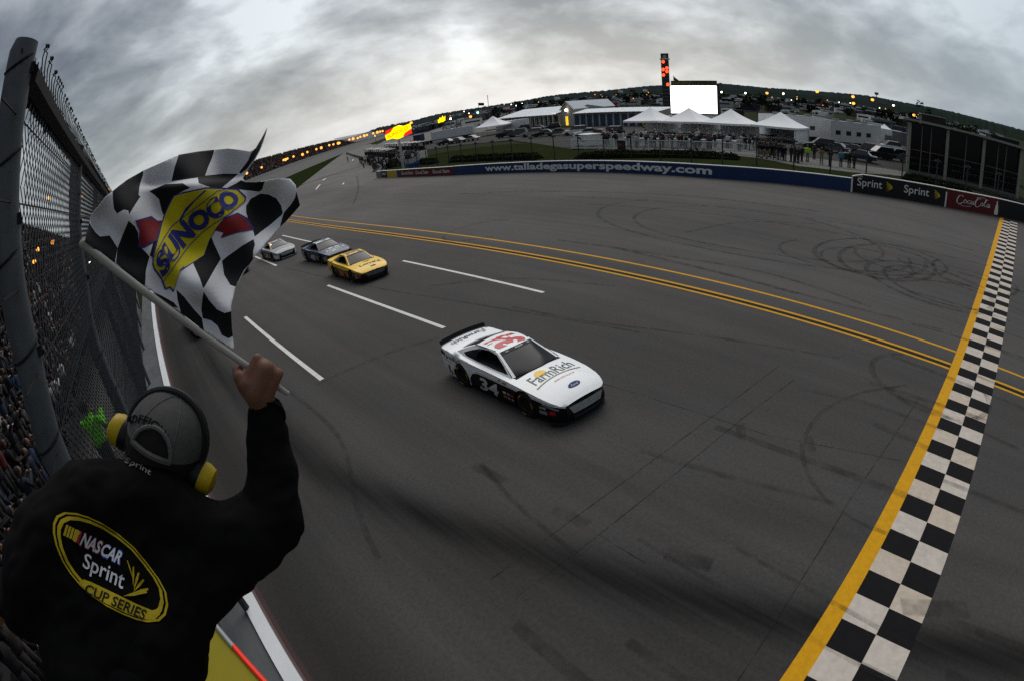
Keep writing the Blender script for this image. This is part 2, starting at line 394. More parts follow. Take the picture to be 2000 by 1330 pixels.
# tyre marks: ribbons of worn rubber
def rubber(name, c, cover):
    m = M(name, c, .9, spec=.08); nt = m.node_tree; b = nt.nodes['Principled BSDF']
    tc = nt.nodes.new('ShaderNodeTexCoord'); n = nt.nodes.new('ShaderNodeTexNoise'); n.inputs['Scale'].default_value = 2.2; n.inputs['Detail'].default_value = 8; n.inputs['Roughness'].default_value = .7
    nt.links.new(tc.outputs['Object'], n.inputs['Vector']); mr = nt.nodes.new('ShaderNodeMapRange'); mr.inputs[1].default_value = .35; mr.inputs[2].default_value = .68
    mr.inputs[3].default_value = 0; mr.inputs[4].default_value = cover; nt.links.new(n.outputs[0], mr.inputs[0]); nt.links.new(mr.outputs[0], b.inputs['Alpha']); return m
TM = rubber('tyre_rubber', (.024, .022, .022), .42); TM2 = rubber('faint_rubber', (.028, .026, .025), .36)
mk = MB()
def mark(pts, w, mat, dz):
    P = [gp(*p) for p in pts]; Q = []
    for i in range(len(P)-1):
        p0, p1, p2, p3 = P[max(i-1, 0)], P[i], P[i+1], P[min(i+2, len(P)-1)]
        for k in range(8):
            t = k/8; Q.append(.5*((2*p1)+(p2-p0)*t+(2*p0-5*p1+4*p2-p3)*t*t+(3*p1-p0-3*p2+p3)*t**3))
    Q.append(P[-1]); strip(mk, Q, w, mat, dz)
ci = 0
def donut(cx, cy, r, a0, a1, w=.2, e=1., mat=None):
    global ci
    ci += 1; c = gp(cx, cy); pts = []
    for i in range(49):
        a = radians(a0+(a1-a0)*i/48); rr = r*(1+.05*sin(2.3*a+ci)); pts.append((c.x+rr*cos(a), c.y+rr*e*sin(a), 0))
    strip(mk, pts, w, mat or TM, .006+.0015*(ci % 7))
donut(1733, 512, 2.6, 0, 360, .24, .9); donut(1700, 500, 2.9, 20, 300, .22, .9); donut(1760, 505, 2.2, 100, 420, .2); donut(1695, 512, 2.1, 0, 330, .18)
donut(1822, 556, 2.5, -60, 250, .24, 1.2); donut(1835, 560, 2.0, 30, 300, .2, 1.3); donut(1905, 540, 2.3, 60, 290, .22); donut(1640, 500, 2.0, 60, 230, .16, 1.5, TM2)
donut(940, 450, 2.2, 0, 250, .2, 1, TM2); donut(1470, 445, 4.2, 30, 350, .2, 1.6, TM2); donut(1450, 440, 5.0, 60, 280, .2, 1.8, TM2); donut(1820, 750, 1.7, 40, 300, .18, 1.1, TM2)
for i, (p, w, mt) in enumerate([([(1770, 752), (1680, 768), (1612, 800), (1573, 850), (1570, 900), (1600, 960), (1660, 1010), (1735, 1043)], .11, TM2), ([(1000, 600), (1150, 628), (1400, 660), (1640, 700)], .14, TM2), ([(560, 525), (720, 560), (960, 600), (1250, 650)], .12, TM2),
        ([(1090, 470), (1300, 500), (1500, 535), (1700, 600)], .2, TM2), ([(1200, 485), (1350, 520), (1560, 575)], .24, TM), ([(1340, 455), (1450, 435), (1590, 438)], .2, TM2), ([(1150, 400), (1400, 420), (1700, 470), (1930, 520)], .18, TM2),
        ([(1100, 385), (1350, 400), (1600, 430), (1900, 490)], .2, TM2), ([(900, 380), (1100, 375), (1350, 385), (1600, 415)], .25, TM2), ([(690, 400), (700, 370), (697, 345)], .3, TM2), ([(940, 905), (1010, 985), (1130, 1085)], .10, TM2),
        ([(560, 760), (660, 850), (700, 1000), (740, 1090)], .12, TM2), ([(1900, 560), (1790, 545), (1700, 530)], .2, TM), ([(1860, 650), (1700, 610), (1500, 560)], .16, TM2), ([(1760, 1185), (1890, 1190)], .35, TM2),
        ([(1300, 1080), (1390, 1103)], .30, TM), ([(1080, 995), (1150, 1025)], .24, TM2), ([(925, 908), (985, 940)], .22, TM2), ([(1437, 841), (1456, 842)], .55, TM), ([(1572, 865), (1590, 866)], .6, TM),
        ([(840, 560), (1000, 545), (1200, 560)], .14, TM2), ([(620, 750), (760, 690), (860, 660)], .14, TM2), ([(1250, 880), (1420, 930), (1640, 985)], .12, TM2), ([(1560, 760), (1700, 790), (1840, 840)], .12, TM2)]):
    mark(p, w, mt, .007+.0013*i)
rm = random.Random(77)
for i in range(26):   # faint scuffs the cars leave as they cross the painted line
    s0 = rm.uniform(.6, 30); y0 = rm.uniform(-3.5, .2); ln = rm.uniform(1.5, 5); sl = rm.uniform(-.12, .12)
    strip(mk, [T(s0+sl*k*ln/5, y0+ln*k/5) for k in range(6)], rm.choice([.10, .16, .22]), TM2, .010+.0006*i)
tag(mk.build('tyre_marks'), kind='stuff')
mb = MB()
SEAM = rubber('joint_filler', (.020, .020, .020), .85)
for i, q in enumerate(([(1441, 1329), (1560, 1140), (1660, 975), (1792, 781)], [(960, 1130), (1125, 1009), (1402, 805), (1522, 714)], [(1010, 1165), (1170, 1044), (1451, 816), (1550, 742)], [(1170, 1044), (1262, 1100)], [(1080, 720), (1500, 850), (1760, 900)])): strip(mb, [gp(*p) for p in q], .020, SEAM, .0045+.0005*i)
tag(mb.build('expansion_joints'), kind='structure')
# ---------------------------------------------------------------- outer wall with its soft barrier
CONC = M('wall_concrete', (.11, .115, .12), .9, sc=2.5, var=.25, spec=.1, c2=(.045, .05, .053), stretch=(1, .25, 1)); WHB = M('white_barrier', (.62, .64, .66), .6, sc=1.5, var=.1)
def xw(y): return -.52+cv(y)*.8+.012*max(0, min(y, 40))
def wall_strip(mb, x0, x1, z0, z1, mat, y0=-60, y1=116):
    ys = [y0+(y1-y0)*i/70 for i in range(71)]
    for a, b in zip(ys, ys[1:]):
        A = [(xw(a)+x0, a), (xw(a)+x1, a), (xw(b)+x1, b), (xw(b)+x0, b)]
        lo = [(*p, z0) for p in A]; hi = [(*p, z1) for p in A]
        mb.poly(hi, mat); mb.poly([lo[1], lo[2], hi[2], hi[1]], mat); mb.poly([lo[3], lo[0], hi[0], hi[3]], mat)
ow = empty('outer_wall', (xw(0), 0, 0), 0, 'long grey concrete wall with white capped barrier beside the fence', 'wall')
def own(name, x0, x1, z0, z1, mat):
    mb = MB(); wall_strip(mb, x0, x1, z0, z1, mat); o = mb.build(name, ow); o.matrix_parent_inverse = Matrix.Translation(-Vector(ow.location)); return o
own('concrete_wall', -1.0, -.26, -1.6, 1.0, CONC); own('white_cap', -.24, -.01, .2, 1.06, WHB)
own('barrier_tube', -.01, .035, .62, .99, M('barrier_steel', (.10, .06, .06), .6, sc=3)); own('barrier_tube', -.01, .03, .05, .55, M('barrier_steel', (.10, .06, .06)))
# ---------------------------------------------------------------- inner wall with its banners
IW = [(37.3, 77), (36.4, 70), (35.5, 60), (35.2, 52.8), (35.6, 43.6), (36.2, 37.1), (36.7, 31.3), (37.15, 26.3), (37.7, 22.2), (38.9, 18.0), (40.8, 12.1), (43.6, 5.3), (46.1, 1.1), (47.6, -1.6), (51.5, -8), (58, -20)]
def smooth_path(P, k=8):
    out = []
    P = [Vector((*p, 0)) for p in P]
    for i in range(len(P)-1):
        p0, p1, p2, p3 = P[max(i-1, 0)], P[i], P[i+1], P[min(i+2, len(P)-1)]
        for q in range(k):
            t = q/k; out.append(.5*((2*p1)+(p2-p0)*t+(2*p0-5*p1+4*p2-p3)*t*t+(3*p1-p0-3*p2+p3)*t**3))
    return out+[P[-1]]
IWP = smooth_path(IW); IWL = [0.]
for a, b in zip(IWP, IWP[1:]): IWL.append(IWL[-1]+(b-a).length)
def iw(l, h=0., off=0.):     # point on the wall's track face: l along, h up, off towards the track
    i = 0
    while i < len(IWL)-2 and IWL[i+1] < l: i += 1
    a, b = IWP[i], IWP[i+1]; t = (l-IWL[i])/(IWL[i+1]-IWL[i]); p = a+(b-a)*t; d = (b-a).normalized(); n = Vector((d.y, -d.x, 0))
    if n.x > 0: n = -n
    p = p+n*off; return Vector((p.x, p.y, zg(p.x, p.y)+h))
def iw_at(px):               # arc length whose foot is seen at this column
    best = min(range(0, int(IWL[-1]*10)), key=lambda k: abs(proj(iw(k/10))[0]-px)); return best/10
inner = empty('inner_wall', iw(40), 0, 'low infield wall covered with a long row of banners', 'wall')
def onwall(o): o.parent = inner; o.matrix_parent_inverse = Matrix.Translation(-Vector(inner.location)); return o
def wall_seg(mb, l0, l1, h, mat, dep=.35, step=1.0, h0=-.3, h1=None):
    n = max(1, int((l1-l0)/step)); ls = [l0+(l1-l0)*i/n for i in range(n+1)]; h1 = h if h1 is None else h1
    for i, (a, b) in enumerate(zip(ls, ls[1:])):
        ha, hb = h+(h1-h)*i/n, h+(h1-h)*(i+1)/n
        mb.poly([iw(a, h0), iw(b, h0), iw(b, hb), iw(a, ha)], mat); mb.poly([iw(a, ha), iw(b, hb), iw(b, hb, -dep), iw(a, ha, -dep)], mat)
        mb.poly([iw(b, h0, -dep), iw(a, h0, -dep), iw(a, ha, -dep), iw(b, hb, -dep)], mat)
    for l, hh in ((l0, h), (l1, h1)): mb.poly([iw(l, h0), iw(l, hh), iw(l, hh, -dep), iw(l, h0, -dep)], mat)
LX = {k: iw_at(k) for k in (745, 757, 776, 783, 887, 1662, 1683, 1845, 1949, 1999)}
BLU = M('banner_blue', (.013, .036, .105), .6, sc=1.2, var=.12); RED = M('banner_dark_red', (.10, .012, .014), .6, var=.1); BKB = M('banner_black', (.012, .012, .014), .6); YLB = M('banner_yellow', (.50, .34, .02), .6); LET = M('banner_letter_white', (.62, .63, .62), .6, var=.05)
CAPW = M('wall_cap', (.46, .46, .45), .7)
segs = [(0, LX[745], .95, M('wall_concrete_light', (.20, .19, .18), .8, sc=2)), (LX[745], LX[757], 1.0, BKB), (LX[757], LX[776], 1.0, YLB), (LX[776], LX[783], 1.0, BLU), (LX[783], LX[887], 1.0, RED), (LX[887], LX[1662], 1.02, BLU), (LX[1662], LX[1683], 1.2, BKB), (LX[1683], LX[1845], 1.42, BKB), (LX[1845], LX[1949], 1.40, RED), (LX[1949], IWL[-1], 1.40, BKB)]
for l0, l1, h, mt in segs:
    mb = MB(); wall_seg(mb, l0, l1, h, mt, h1=1.42 if h == 1.2 else None); onwall(mb.build('banner'))
    mb = MB(); wall_seg(mb, l0, l1, h+.05, CAPW, .36, 1.0, h+.004, 1.47 if h == 1.2 else None); onwall(mb.build('wall_cap'))
for l in (LX[1662], LX[1845]):
    mb = MB()
    mb.poly([iw(l-.06, -.1, .012), iw(l+.06, -.1, .012), iw(l+.06, 1.2, .012), iw(l-.06, 1.2, .012)], LET); onwall(mb.build('banner_edge'))
def wall_text(body, px0, px1, h0, h1, mat, bold=0., shear=0., name='lettering'):
    l0, l1 = iw_at(px0), iw_at(px1); mb = MB()
    letter(mb, body, mat, lambda u, v: iw(l0+(l1-l0)*u, h0+(h1-h0)*v, .014), bold, shear); return onwall(mb.build(name))
wall_text('www.talladegasuperspeedway.com', 948, 1390, .08, .95, LET, .032)
for a, b in ((785, 808), (813, 838), (846, 879)): wall_text('Good Sam', a, b, .32, .78, LET, .01)
wall_text('W', 747, 755, .35, .75, LET, .02)
for a, b, c, d in ((1673, 1722, 1730, 1742), (1764, 1813, 1822, 1833)):
    wall_text('Sprint', a, b, .38, 1.18, LET, .006)
    l0, l1 = iw_at(c), iw_at(d); mb = MB()
    for k in range(5):
        t = k/4; mb.poly([iw(l0+(l1-l0)*u, .45+.75*v, .014) for u, v in ((0+.1*t, 1.0-1.0*t), (.1+.1*t, .82-.8*t), (1.0, .42-.16*t+.08), (.95, .52-.16*t+.08))], YLB)
    onwall(mb.build('wing_emblem'))
# script lettering drawn as thick strokes
def stroke(mb, pts, w, mat, fn):
    P = smooth_path([(x, y) for x, y in pts], 6)
    for a, b in zip(P, P[1:]):
        d = (b-a).normalized(); n = Vector((-d.y*.6+.8*0-.0, d.x, 0))*w/2; e = d*w*.2
        mb.poly([fn(p.x, p.y) for p in (a+n-e, a-n-e, b-n+e, b+n+e)], mat)
mb = MB(); l0, l1 = iw_at(1866), iw_at(1932); fn = lambda u, v: iw(l0+(l1-l0)*u, .34+.86*v, .014)
for pts, w in (([(.17, .86), (.10, .95), (.02, .60), (.02, .25), (.09, .15), (.18, .30)], .055), ([(.08, .05), (.28, .0), (.42, .08)], .03), ([(.24, .60), (.20, .38), (.24, .28), (.29, .42), (.25, .62)], .045), ([(.38, .58), (.34, .56), (.31, .38), (.35, .28), (.41, .38)], .045),
        ([(.48, .58), (.43, .56), (.41, .36), (.45, .28), (.49, .58), (.48, .30), (.52, .32)], .045), ([(.68, .86), (.62, .95), (.55, .62), (.54, .28), (.60, .12), (.68, .28)], .055), ([(.56, .98), (.74, 1.05), (.90, .92)], .035), ([(.74, .58), (.70, .40), (.73, .28), (.78, .40), (.75, .60)], .045),
        ([(.80, .42), (.86, .86), (.84, .90), (.81, .50), (.83, .28), (.88, .36)], .04), ([(.97, .56), (.91, .54), (.89, .36), (.93, .26), (.97, .56), (.96, .28), (1.0, .32)], .045)):
    stroke(mb, pts, w, LET, fn)
onwall(mb.build('lettering'))
mb = MB(); lb = iw_at(1944); mb.poly([iw(lb+.16*u, .12+1.1*v, .014) for u, v in ((-1, 0), (1, 0), (1.1, .25), (.85, .45), (.75, .62), (.35, .78), (.3, 1), (-.3, 1), (-.35, .78), (-.75, .62), (-.85, .45), (-1.1, .25))], LET); onwall(mb.build('bottle_emblem'))
# ================================================================ stock cars
TYRE = M('tyre_black', (.018, .018, .018), .8); RIM = M('rim_black', (.03, .03, .032), .5, .3); GLASS = M('car_glass', (.010, .011, .014), .12, spec=.16, var=.05)
BODYK = M('car_black', (.006, .006, .007), .45, spec=.2); INT = M('car_interior', (.012, .012, .013), .8); NETM = M('window_dark', (.008, .008, .009), .55)
HWB = [(-2.45, .86), (-2.2, .92), (-1.7, .965), (-1.2, .975), (0, .965), (1.2, .975), (1.7, .965), (2.1, .925), (2.35, .86), (2.52, .76), (2.60, .64)]
ZE = [(-2.45, .93), (-2.0, .93), (-1.5, .90), (-.8, .86), (0, .84), (.8, .82), (1.3, .79), (1.8, .745), (2.2, .68), (2.45, .615), (2.60, .545)]
ZB = .13
def ctop(F, l): return lerp(ZE, F)+(.03+.045*sst(.2, 1.3, F)*(1-sst(1.9, 2.6, F))+.03*sst(-1.2, -1.9, F))*(1-l*l)
def cside(F, z):
    ze = lerp(ZE, F); t = max(0., min(1., (z-ZB)/(ze-ZB))); return lerp(HWB, F)+.035*sin(pi*min(1, t*1.05))-.03*(1-t)**2
RX, RZ, AXF, AXR = .345, .345, 1.46, -1.335
SIDE_OUT = [(-2.45, .28), (-1.95, .16)]+[(AXR+.41*cos(a), .34+.41*sin(a)) for a in [radians(207-23.4*i) for i in range(11)]]+[(-.7, .12), (.8, .12)]+[(AXF+.41*cos(a), .34+.41*sin(a)) for a in [radians(207-23.4*i) for i in range(11)]]+[(2.2, .11), (2.60, .11)]
def side_outline():
    top = [(f, lerp(ZE, f)) for f in [2.60, 2.45, 2.2, 1.8, 1.3, .8, 0, -.8, -1.5, -2.0, -2.45]]
    return SIDE_OUT+top
def windshield(u, v):
    hw = .79+(.58-.79)*v; F = (1.02-.16*u*u)*(1-v)+(.12-.07*u*u)*v; z = (ctop(F, u*.8)+.005)*(1-v)+(1.275-.035*u*u)*v+.05*v*(1-v)*(1-u*u); return (F, u*hw, z)
def roof(u, v):
    F0, F1 = .12-.07*u*u, -.98+.06*u*u; F = F0+(F1-F0)*v; hw = .58+.025*sin(pi*v); z = 1.275-.035*u*u+.045*sin(pi*v)-.012*v; return (F, u*hw, z)
def backlight(u, v):
    hw = .58+.13*v; F = (-.98+.06*u*u)*(1-v)+(-1.78+.12*u*u)*v; z = (1.263-.035*u*u)*(1-v)+(ctop(-1.75, u*.7)+.008)*v+.035*v*(1-v); return (F, u*hw, z)
def gh_w(F, z):   # half width of the cabin side at this place
    zb = lerp(ZE, F)+.01; zr = 1.245; t = max(0., min(1., (z-zb)/(zr-zb))); wb = .835-.06*sst(-1.0, -1.9, F); return wb+(.585-wb)*t
def race_car(label, paint, sidefn, loc, rz, hood=None, deck=None, roofn=None, group='stock cars racing down the track', grille=None, nose=BODYK, sc=.915, spoiler=BODYK, roofp=None, light=None, extra=None, hoodm=None):
    root = empty('race_car', loc, rz, label, 'race car', group)
    B = MB()
    hoodm = hoodm or paint
    # hood, fender tops and deck
    Fs = [2.60, 2.52, 2.42, 2.3, 2.15, 1.95, 1.75, 1.5, 1.25, 1.0, .7, .3, -.2, -.7, -1.2, -1.5, -1.8, -2.1, -2.3, -2.45]
    for i in range(len(Fs)-1):
        for j in range(10):
            q = []
            for F, l in ((Fs[i], -1+.2*j), (Fs[i], -.8+.2*j), (Fs[i+1], -.8+.2*j), (Fs[i+1], -1+.2*j)): q.append((F, lerp(HWB, F)*l, ctop(F, l)))
            B.poly(q, INT if -1.55 < Fs[i+1] and Fs[i] < 1.05 and 1 <= j <= 8 else hoodm if Fs[i] > .9 else paint)
    for s in (1, -1):
        regs = [([(f, z) for f, z in poly], mt) for poly, mt in sidefn(s)]
        panel(B, side_outline(), regs, .11, lambda F, z: (F, s*cside(F, z), z), paint)
    # nose and tail
    ns = lambda u, v: (2.60+.05*(1-(2*u-1)**2)+.05*sin(pi*v), (2*u-1)*(.64+.03*sin(pi*v)), .11+.435*v+.012*(1-(2*u-1)**2)*v)
    B.grid(ns, 10, 6, nose)
    B.grid(lambda u, v: (-2.45-.05*(1-(2*u-1)**2)-.03*sin(pi*v), (2*u-1)*(.86+.03*sin(pi*v)), .28+.65*v+.06*v*(1-(2*u-1)**2)), 10, 6, lambda u, v: BODYK if v < .3 else paint)
    # cabin: pillars and roof frame
    fr = lambda u, v: paint if abs(2*u-1) > .90 else INT
    B.grid(lambda u, v: windshield(2*u-1, v), 20, 6, fr)
    B.grid(lambda u, v: backlight(2*u-1, v), 20, 6, lambda u, v: paint if abs(2*u-1) > .84 or v > .93 else INT)
    B.grid(lambda u, v: roof(2*u-1, v), 12, 8, roofp or paint)
    out = [(.88, .83), (.55, 1.015), (.06, 1.245), (-.3, 1.285), (-.90, 1.255), (-1.32, 1.10), (-1.70, .94), (-1.6, .895), (-.8, .86), (0, .84)]
    win = [(.70, .885), (.42, 1.035), (.05, 1.20), (-.3, 1.232), (-.72, 1.20), (-1.05, 1.10), (-1.36, .985), (-1.22, .935), (-.6, .90), (.1, .88)]
    for s in (1, -1): panel(B, out, [], .14, lambda F, z: (F, s*gh_w(F, z), z), paint, [win])
    body = B.build('body', root, 'all'); body.data.set_sharp_from_angle(angle=radians(50))
    g = MB(); g.grid(lambda u, v: tuple(Vector(windshield((2*u-1)*.89, .02+.94*v))+Vector((.006, 0, .008))), 12, 6, GLASS); g.build('windshield', root, 'all')
    g = MB(); g.grid(lambda u, v: tuple(Vector(windshield((2*u-1)*.90, .86+.12*v))+Vector((.01, 0, .014))), 12, 2, NETM); g.build('sun_strip', root)
    g = MB(); g.grid(lambda u, v: tuple(Vector(backlight((2*u-1)*.82, .05+.86*v))+Vector((-.006, 0, .008))), 10, 5, GLASS); g.build('rear_window', root, 'all')
    for s in (1, -1):
        if s > 0: g = MB(); panel(g, [(.69, .89), (.42, 1.03), (.05, 1.195), (-.3, 1.227), (-.70, 1.197), (-.72, .905), (-.6, .90), (.1, .885)], [], .2, lambda F, z: (F, s*(gh_w(F, z)-.02), z), NETM); g.build('side_window', root)
        g = MB(); panel(g, [(-.74, 1.195), (-1.05, 1.095), (-1.34, .985), (-1.22, .94), (-.76, .907)], [], .2, lambda F, z: (F, s*(gh_w(F, z)-.012), z), GLASS); g.build('quarter_window', root)
        g = MB(); g.tube([(-.06+.0, s*.565, 1.265), (-.5, s*.60, 1.285), (-.98, s*.58, 1.25)], .012, BODYK, 5); g.build('roof_rail', root)
        # wheel housings
        for F in (AXF, AXR):
            h = MB(); h.lathe([(.0, -.02), (.40, -.02), (.40, -.36)], (F, s*.93, .34), (0, s, 0), INT, 16); h.build('wheel_housing', root)
            w = empty('wheel', (F, s*.83, RZ)); w.parent = root
            t = MB(); t.lathe([(.20, -.14), (.30, -.15), (.335, -.12), (.345, -.05), (.345, .05), (.335, .12), (.30, .145), (.205, .13)], (0, 0, 0), (0, s, 0), TYRE, 24)
            for a0 in (0, pi*.66, pi*1.33): t.mesh([(.285*cos(a0+k*.09)+0, s*.150, .285*sin(a0+k*.09)) for k in range(7)]+[(.255*cos(a0+k*.09), s*.150, .255*sin(a0+k*.09)) for k in range(7)], [(k, k+1, k+8, k+7) for k in range(6)], YEL)
            t.build('tyre', w, 'all')
            r = MB(); r.lathe([(.205, .12), (.19, .06), (.12, .03), (.05, .05), (.0, .055)], (0, 0, 0), (0, s, 0), RIM, 20)
            for k in range(5):
                a = 2*pi*k/5; r.ball((.085*cos(a), s*.06, .085*sin(a)), .014, M('lug_nut', (.35, .30, .05), .4), 5, 3)
            r.build('rim', w, True)
    # what shows through the open right window: seat, driver with helmet, roll bars
    g = MB(); g.box((-.42, .34, .72), (.16, .55, .80), INT); g.box((-.2, .34, .42), (.5, .5, .16), INT); g.build('seat', root)
    g = MB(); g.ball((-.22, .34, .72), (.15, .22, .26), M('driver_suit', (.30, .02, .02), .8), 10, 6); g.ball((-.18, .34, 1.03), (.14, .13, .15), P('helmet_white', (.5, .5, .5)), 12, 8); g.tube([(-.12, .50, .82), (.16, .45, .74), (.3, .38, .84)], .05, M('driver_suit', (.30, .02, .02)), 6); g.build('driver', root, 'all')
    g = MB()
    for L in (-.52, .52): g.tube([(.62, L*1.35, .80), (.10, L, 1.20), (-.66, L, 1.19), (-1.2, L*1.2, .9)], .025, GRP, 6)
    g.tube([(-.62, -.52, 1.19), (-.62, .52, 1.19)], .025, GRP, 6); g.tube([(-.62, -.7, .55), (-.62, .52, 1.19)], .022, GRP, 6); g.build('roll_cage', root)
    for L in (-1, 1):
        g = MB(); g.poly([(x, L*.12+(.20*L if x < -.5 else .20*L), roof(L*.45, (.12-x)/1.10)[2]+.005) for x in (-.52, -.50)]+[(x, L*.5, roof(L*.86, (.12-x)/1.10)[2]+.005) for x in (-.50, -.52)], INT); g.build('roof_flap_seam', root)
    for L in (-1, 1):
        g = MB(); g.tube([(F, L*cside(F, lerp(ZE, F))*.985, lerp(ZE, F)+.006) for F in [-.9-.15*i for i in range(9)]], .004, GRP, 4); g.build('deck_seam', root)
    g = MB(); g.grid(lambda u, v: (-2.47-.03*(1-(2*u-1)**2)-.05*v, (2*u-1)*.84, .955+.04*(1-(2*u-1)**2)+.115*v), 10, 2, spoiler)
    g.grid(lambda u, v: (-2.485-.03*(1-(2*u-1)**2)-.05*v, (2*u-1)*.84, .955+.04*(1-(2*u-1)**2)+.115*v), 10, 2, spoiler); g.build('spoiler', root)
    g = MB(); g.mesh([(2.3, -.97, .07), (2.56, -.78, .07), (2.66, -.45, .07), (2.69, 0, .07), (2.66, .45, .07), (2.56, .78, .07), (2.3, .97, .07), (2.3, -.97, .10), (2.56, -.78, .10), (2.66, -.45, .10), (2.69, 0, .10), (2.66, .45, .10), (2.56, .78, .10), (2.3, .97, .10)],
                     [(0, 1, 2, 3, 4, 5, 6), (7, 13, 12, 11, 10, 9, 8)]+[(i, i+7, i+8, i+1) for i in range(6)], INT); g.build('splitter', root)
    g = MB(); g.box((0, 0, .16), (4.3, 1.6, .10), INT); g.build('floor_pan', root)
    gm = grille or M('grille_mesh', (.50, .53, .53), .5)
    g = MB(); gx = lambda y: 2.66+.05*(1-(y/.64)**2)
    for k in range(9):
        z = .325+.0235*k; hw = .47+.12*k/8
        g.mesh([(gx(y)+.010-.02*(k/8), y, zz) for zz in (z, z+.012) for y in [hw*(-1+.25*i) for i in range(9)]], [(i, i+1, i+10, i+9) for i in range(8)], gm)
    g.grid(lambda u, v: (gx((2*u-1)*.55)+.004-.018*v, (2*u-1)*(.47+.12*v), .32+.21*v), 8, 2, M('grille_back', (.20, .21, .21), .6)); g.build('grille', root)
    g = MB(); g.grid(lambda u, v: (2.665+.05*(1-(2*u-1)**2)+.02*sin(pi*v), (2*u-1)*.46, .15+.10*v), 8, 2, INT); g.build('lower_intake', root)
    for s in (1, -1):
        g = MB(); panel(g, [(2.08, .60), (2.3, .575), (2.52, .50), (2.50, .455), (2.25, .515), (2.08, .555)], [], .1, lambda F, z: (F+.004, s*(cside(F, z)+.008), z), M('headlight_print', (.16, .17, .18), .3)); g.build('headlight', root)
        g = MB(); panel(g, [(-2.44, .86), (-2.25, .86), (-2.2, .80), (-2.3, .74), (-2.44, .74)], [], .1, lambda F, z: (F, s*(cside(F, z)+.006), z), M('taillight_print', (.03, .012, .012), .3)); g.build('taillight', root)
    def top_text(body, mat, F0, F1, L0, L1, up='rear', bold=0., shear=0., fz=None, arch=0., name='hood_lettering'):
        # u runs from L0 to L1 across the car, v from F0 to F1 along it
        q = MB(); fz = fz or (lambda F, l: ctop(F, l/lerp(HWB, F)))
        def f(u, v):
            L = L0+(L1-L0)*u; F = F0+(F1-F0)*v+arch*(1-(2*u-1)**2); return (F, L, fz(F, L)+.006)
        letter(q, body, mat, f, bold, shear); return q.build(name, root)
    def roof_z(F, L):
        u = L/.60; v = (.12-F)/1.10; return roof(u, v)[2]
    def roof_text(body, mat, bold=.02, shear=0.12):   # read from the car's right-hand side
        q = MB(); f = lambda u, v: (.05-.80*u, .46-.92*v, roof_z(.05-.80*u, .46-.92*v)+.006); letter(q, body, mat, f, bold, shear); q.build('roof_number', root)
    def side_text(body, mat, s, F0, F1, z0, z1, bold=.02, shear=0., slope=0., name='door_number'):
        q = MB(); f = lambda u, v: (F0+(F1-F0)*u, s*(cside(F0+(F1-F0)*u, z0+(z1-z0)*v+slope*u)+.008), z0+(z1-z0)*v+slope*u); letter(q, body, mat, f, bold, shear); q.build(name, root)
    if extra: extra(dict(root=root, top=top_text, roof=roof_text, side=side_text, roof_z=roof_z))
    root.scale = (sc, sc, sc); root.rotation_euler = (-.029, 0, rz)
    return root
def P(name, c, **k): return M(name, c, .38, coat=.12, spec=.25, var=.04, **k)
WCAR = P('white_car_paint', (.84, .86, .87)); YCAR = P('yellow_car_paint', (.84, .52, .002)); BCAR = P('blue_car_paint', (.02, .035, .075)); SCAR = P('silver_car_paint', (.36, .38, .39)); REDP = P('red_print', (.50, .008, .018)); ORP = P('orange_print', (.55, .22, .02))
GRP = P('grey_print', (.26, .27, .27)); GREEN = P('green_print', (.10, .18, .08)); DKB = P('dark_print', (.018, .03, .045)); NUMW = P('number_white', (.62, .63, .63)); BLUP = P('emblem_blue', (.015, .05, .20)); DRED = P('dark_red_print', (.13, .02, .015)); LGP = P('pale_print', (.55, .62, .66))
def decals(extra=(), seed=1):
    rnd = random.Random(seed); out = []
    for i in range(7):
        F = .62+.16*(i % 4); z = .30+.13*(i//4); c = rnd.choice([GRP, ORP, NUMW, REDP, GRP, YCAR]); out.append(([(F, z), (F+.12, z), (F+.12, z+.07), (F, z+.07)], c))
    for F, z, w, h, c in ((1.98, .30, .24, .10, GRP), (2.28, .33, .15, .10, REDP), (2.0, .45, .2, .05, GRP)): out.append(([(F, z), (F+w, z), (F+w, z+h), (F, z+h)], c))
    return out
def white_side(s):
    blk = [(-.93, .10), (-.88, .40), (-.72, .60), (-.48, .665), (.9, .665), (1.5, .655), (2.0, .61), (2.4, .555), (2.61, .50), (2.61, .10)]
    pin = [(-.62, .665), (-.46, .70), (.9, .70), (1.5, .688), (2.0, .642), (2.42, .58), (2.41, .568), (2.0, .628), (1.5, .675), (.9, .687), (-.46, .687), (-.62, .655)]
    return [(blk, BODYK), (pin, DRED), ([(-2.05, .22), (-1.98, .22), (-1.90, .50), (-2.05, .52)], DRED), ([(-1.97, .17), (-1.80, .22), (-1.82, .36), (-1.93, .36)], GREEN), ([(-2.42, .66), (-1.3, .60), (-.98, .50), (-.97, .485), (-1.3, .585), (-2.42, .645)], DKB),
            ([(.62, .70), (.80, .70), (.80, .76), (.62, .76)], ORP), ([(.42, .715), (.56, .715), (.56, .765), (.42, .765)], GRP)]+decals(seed=3)
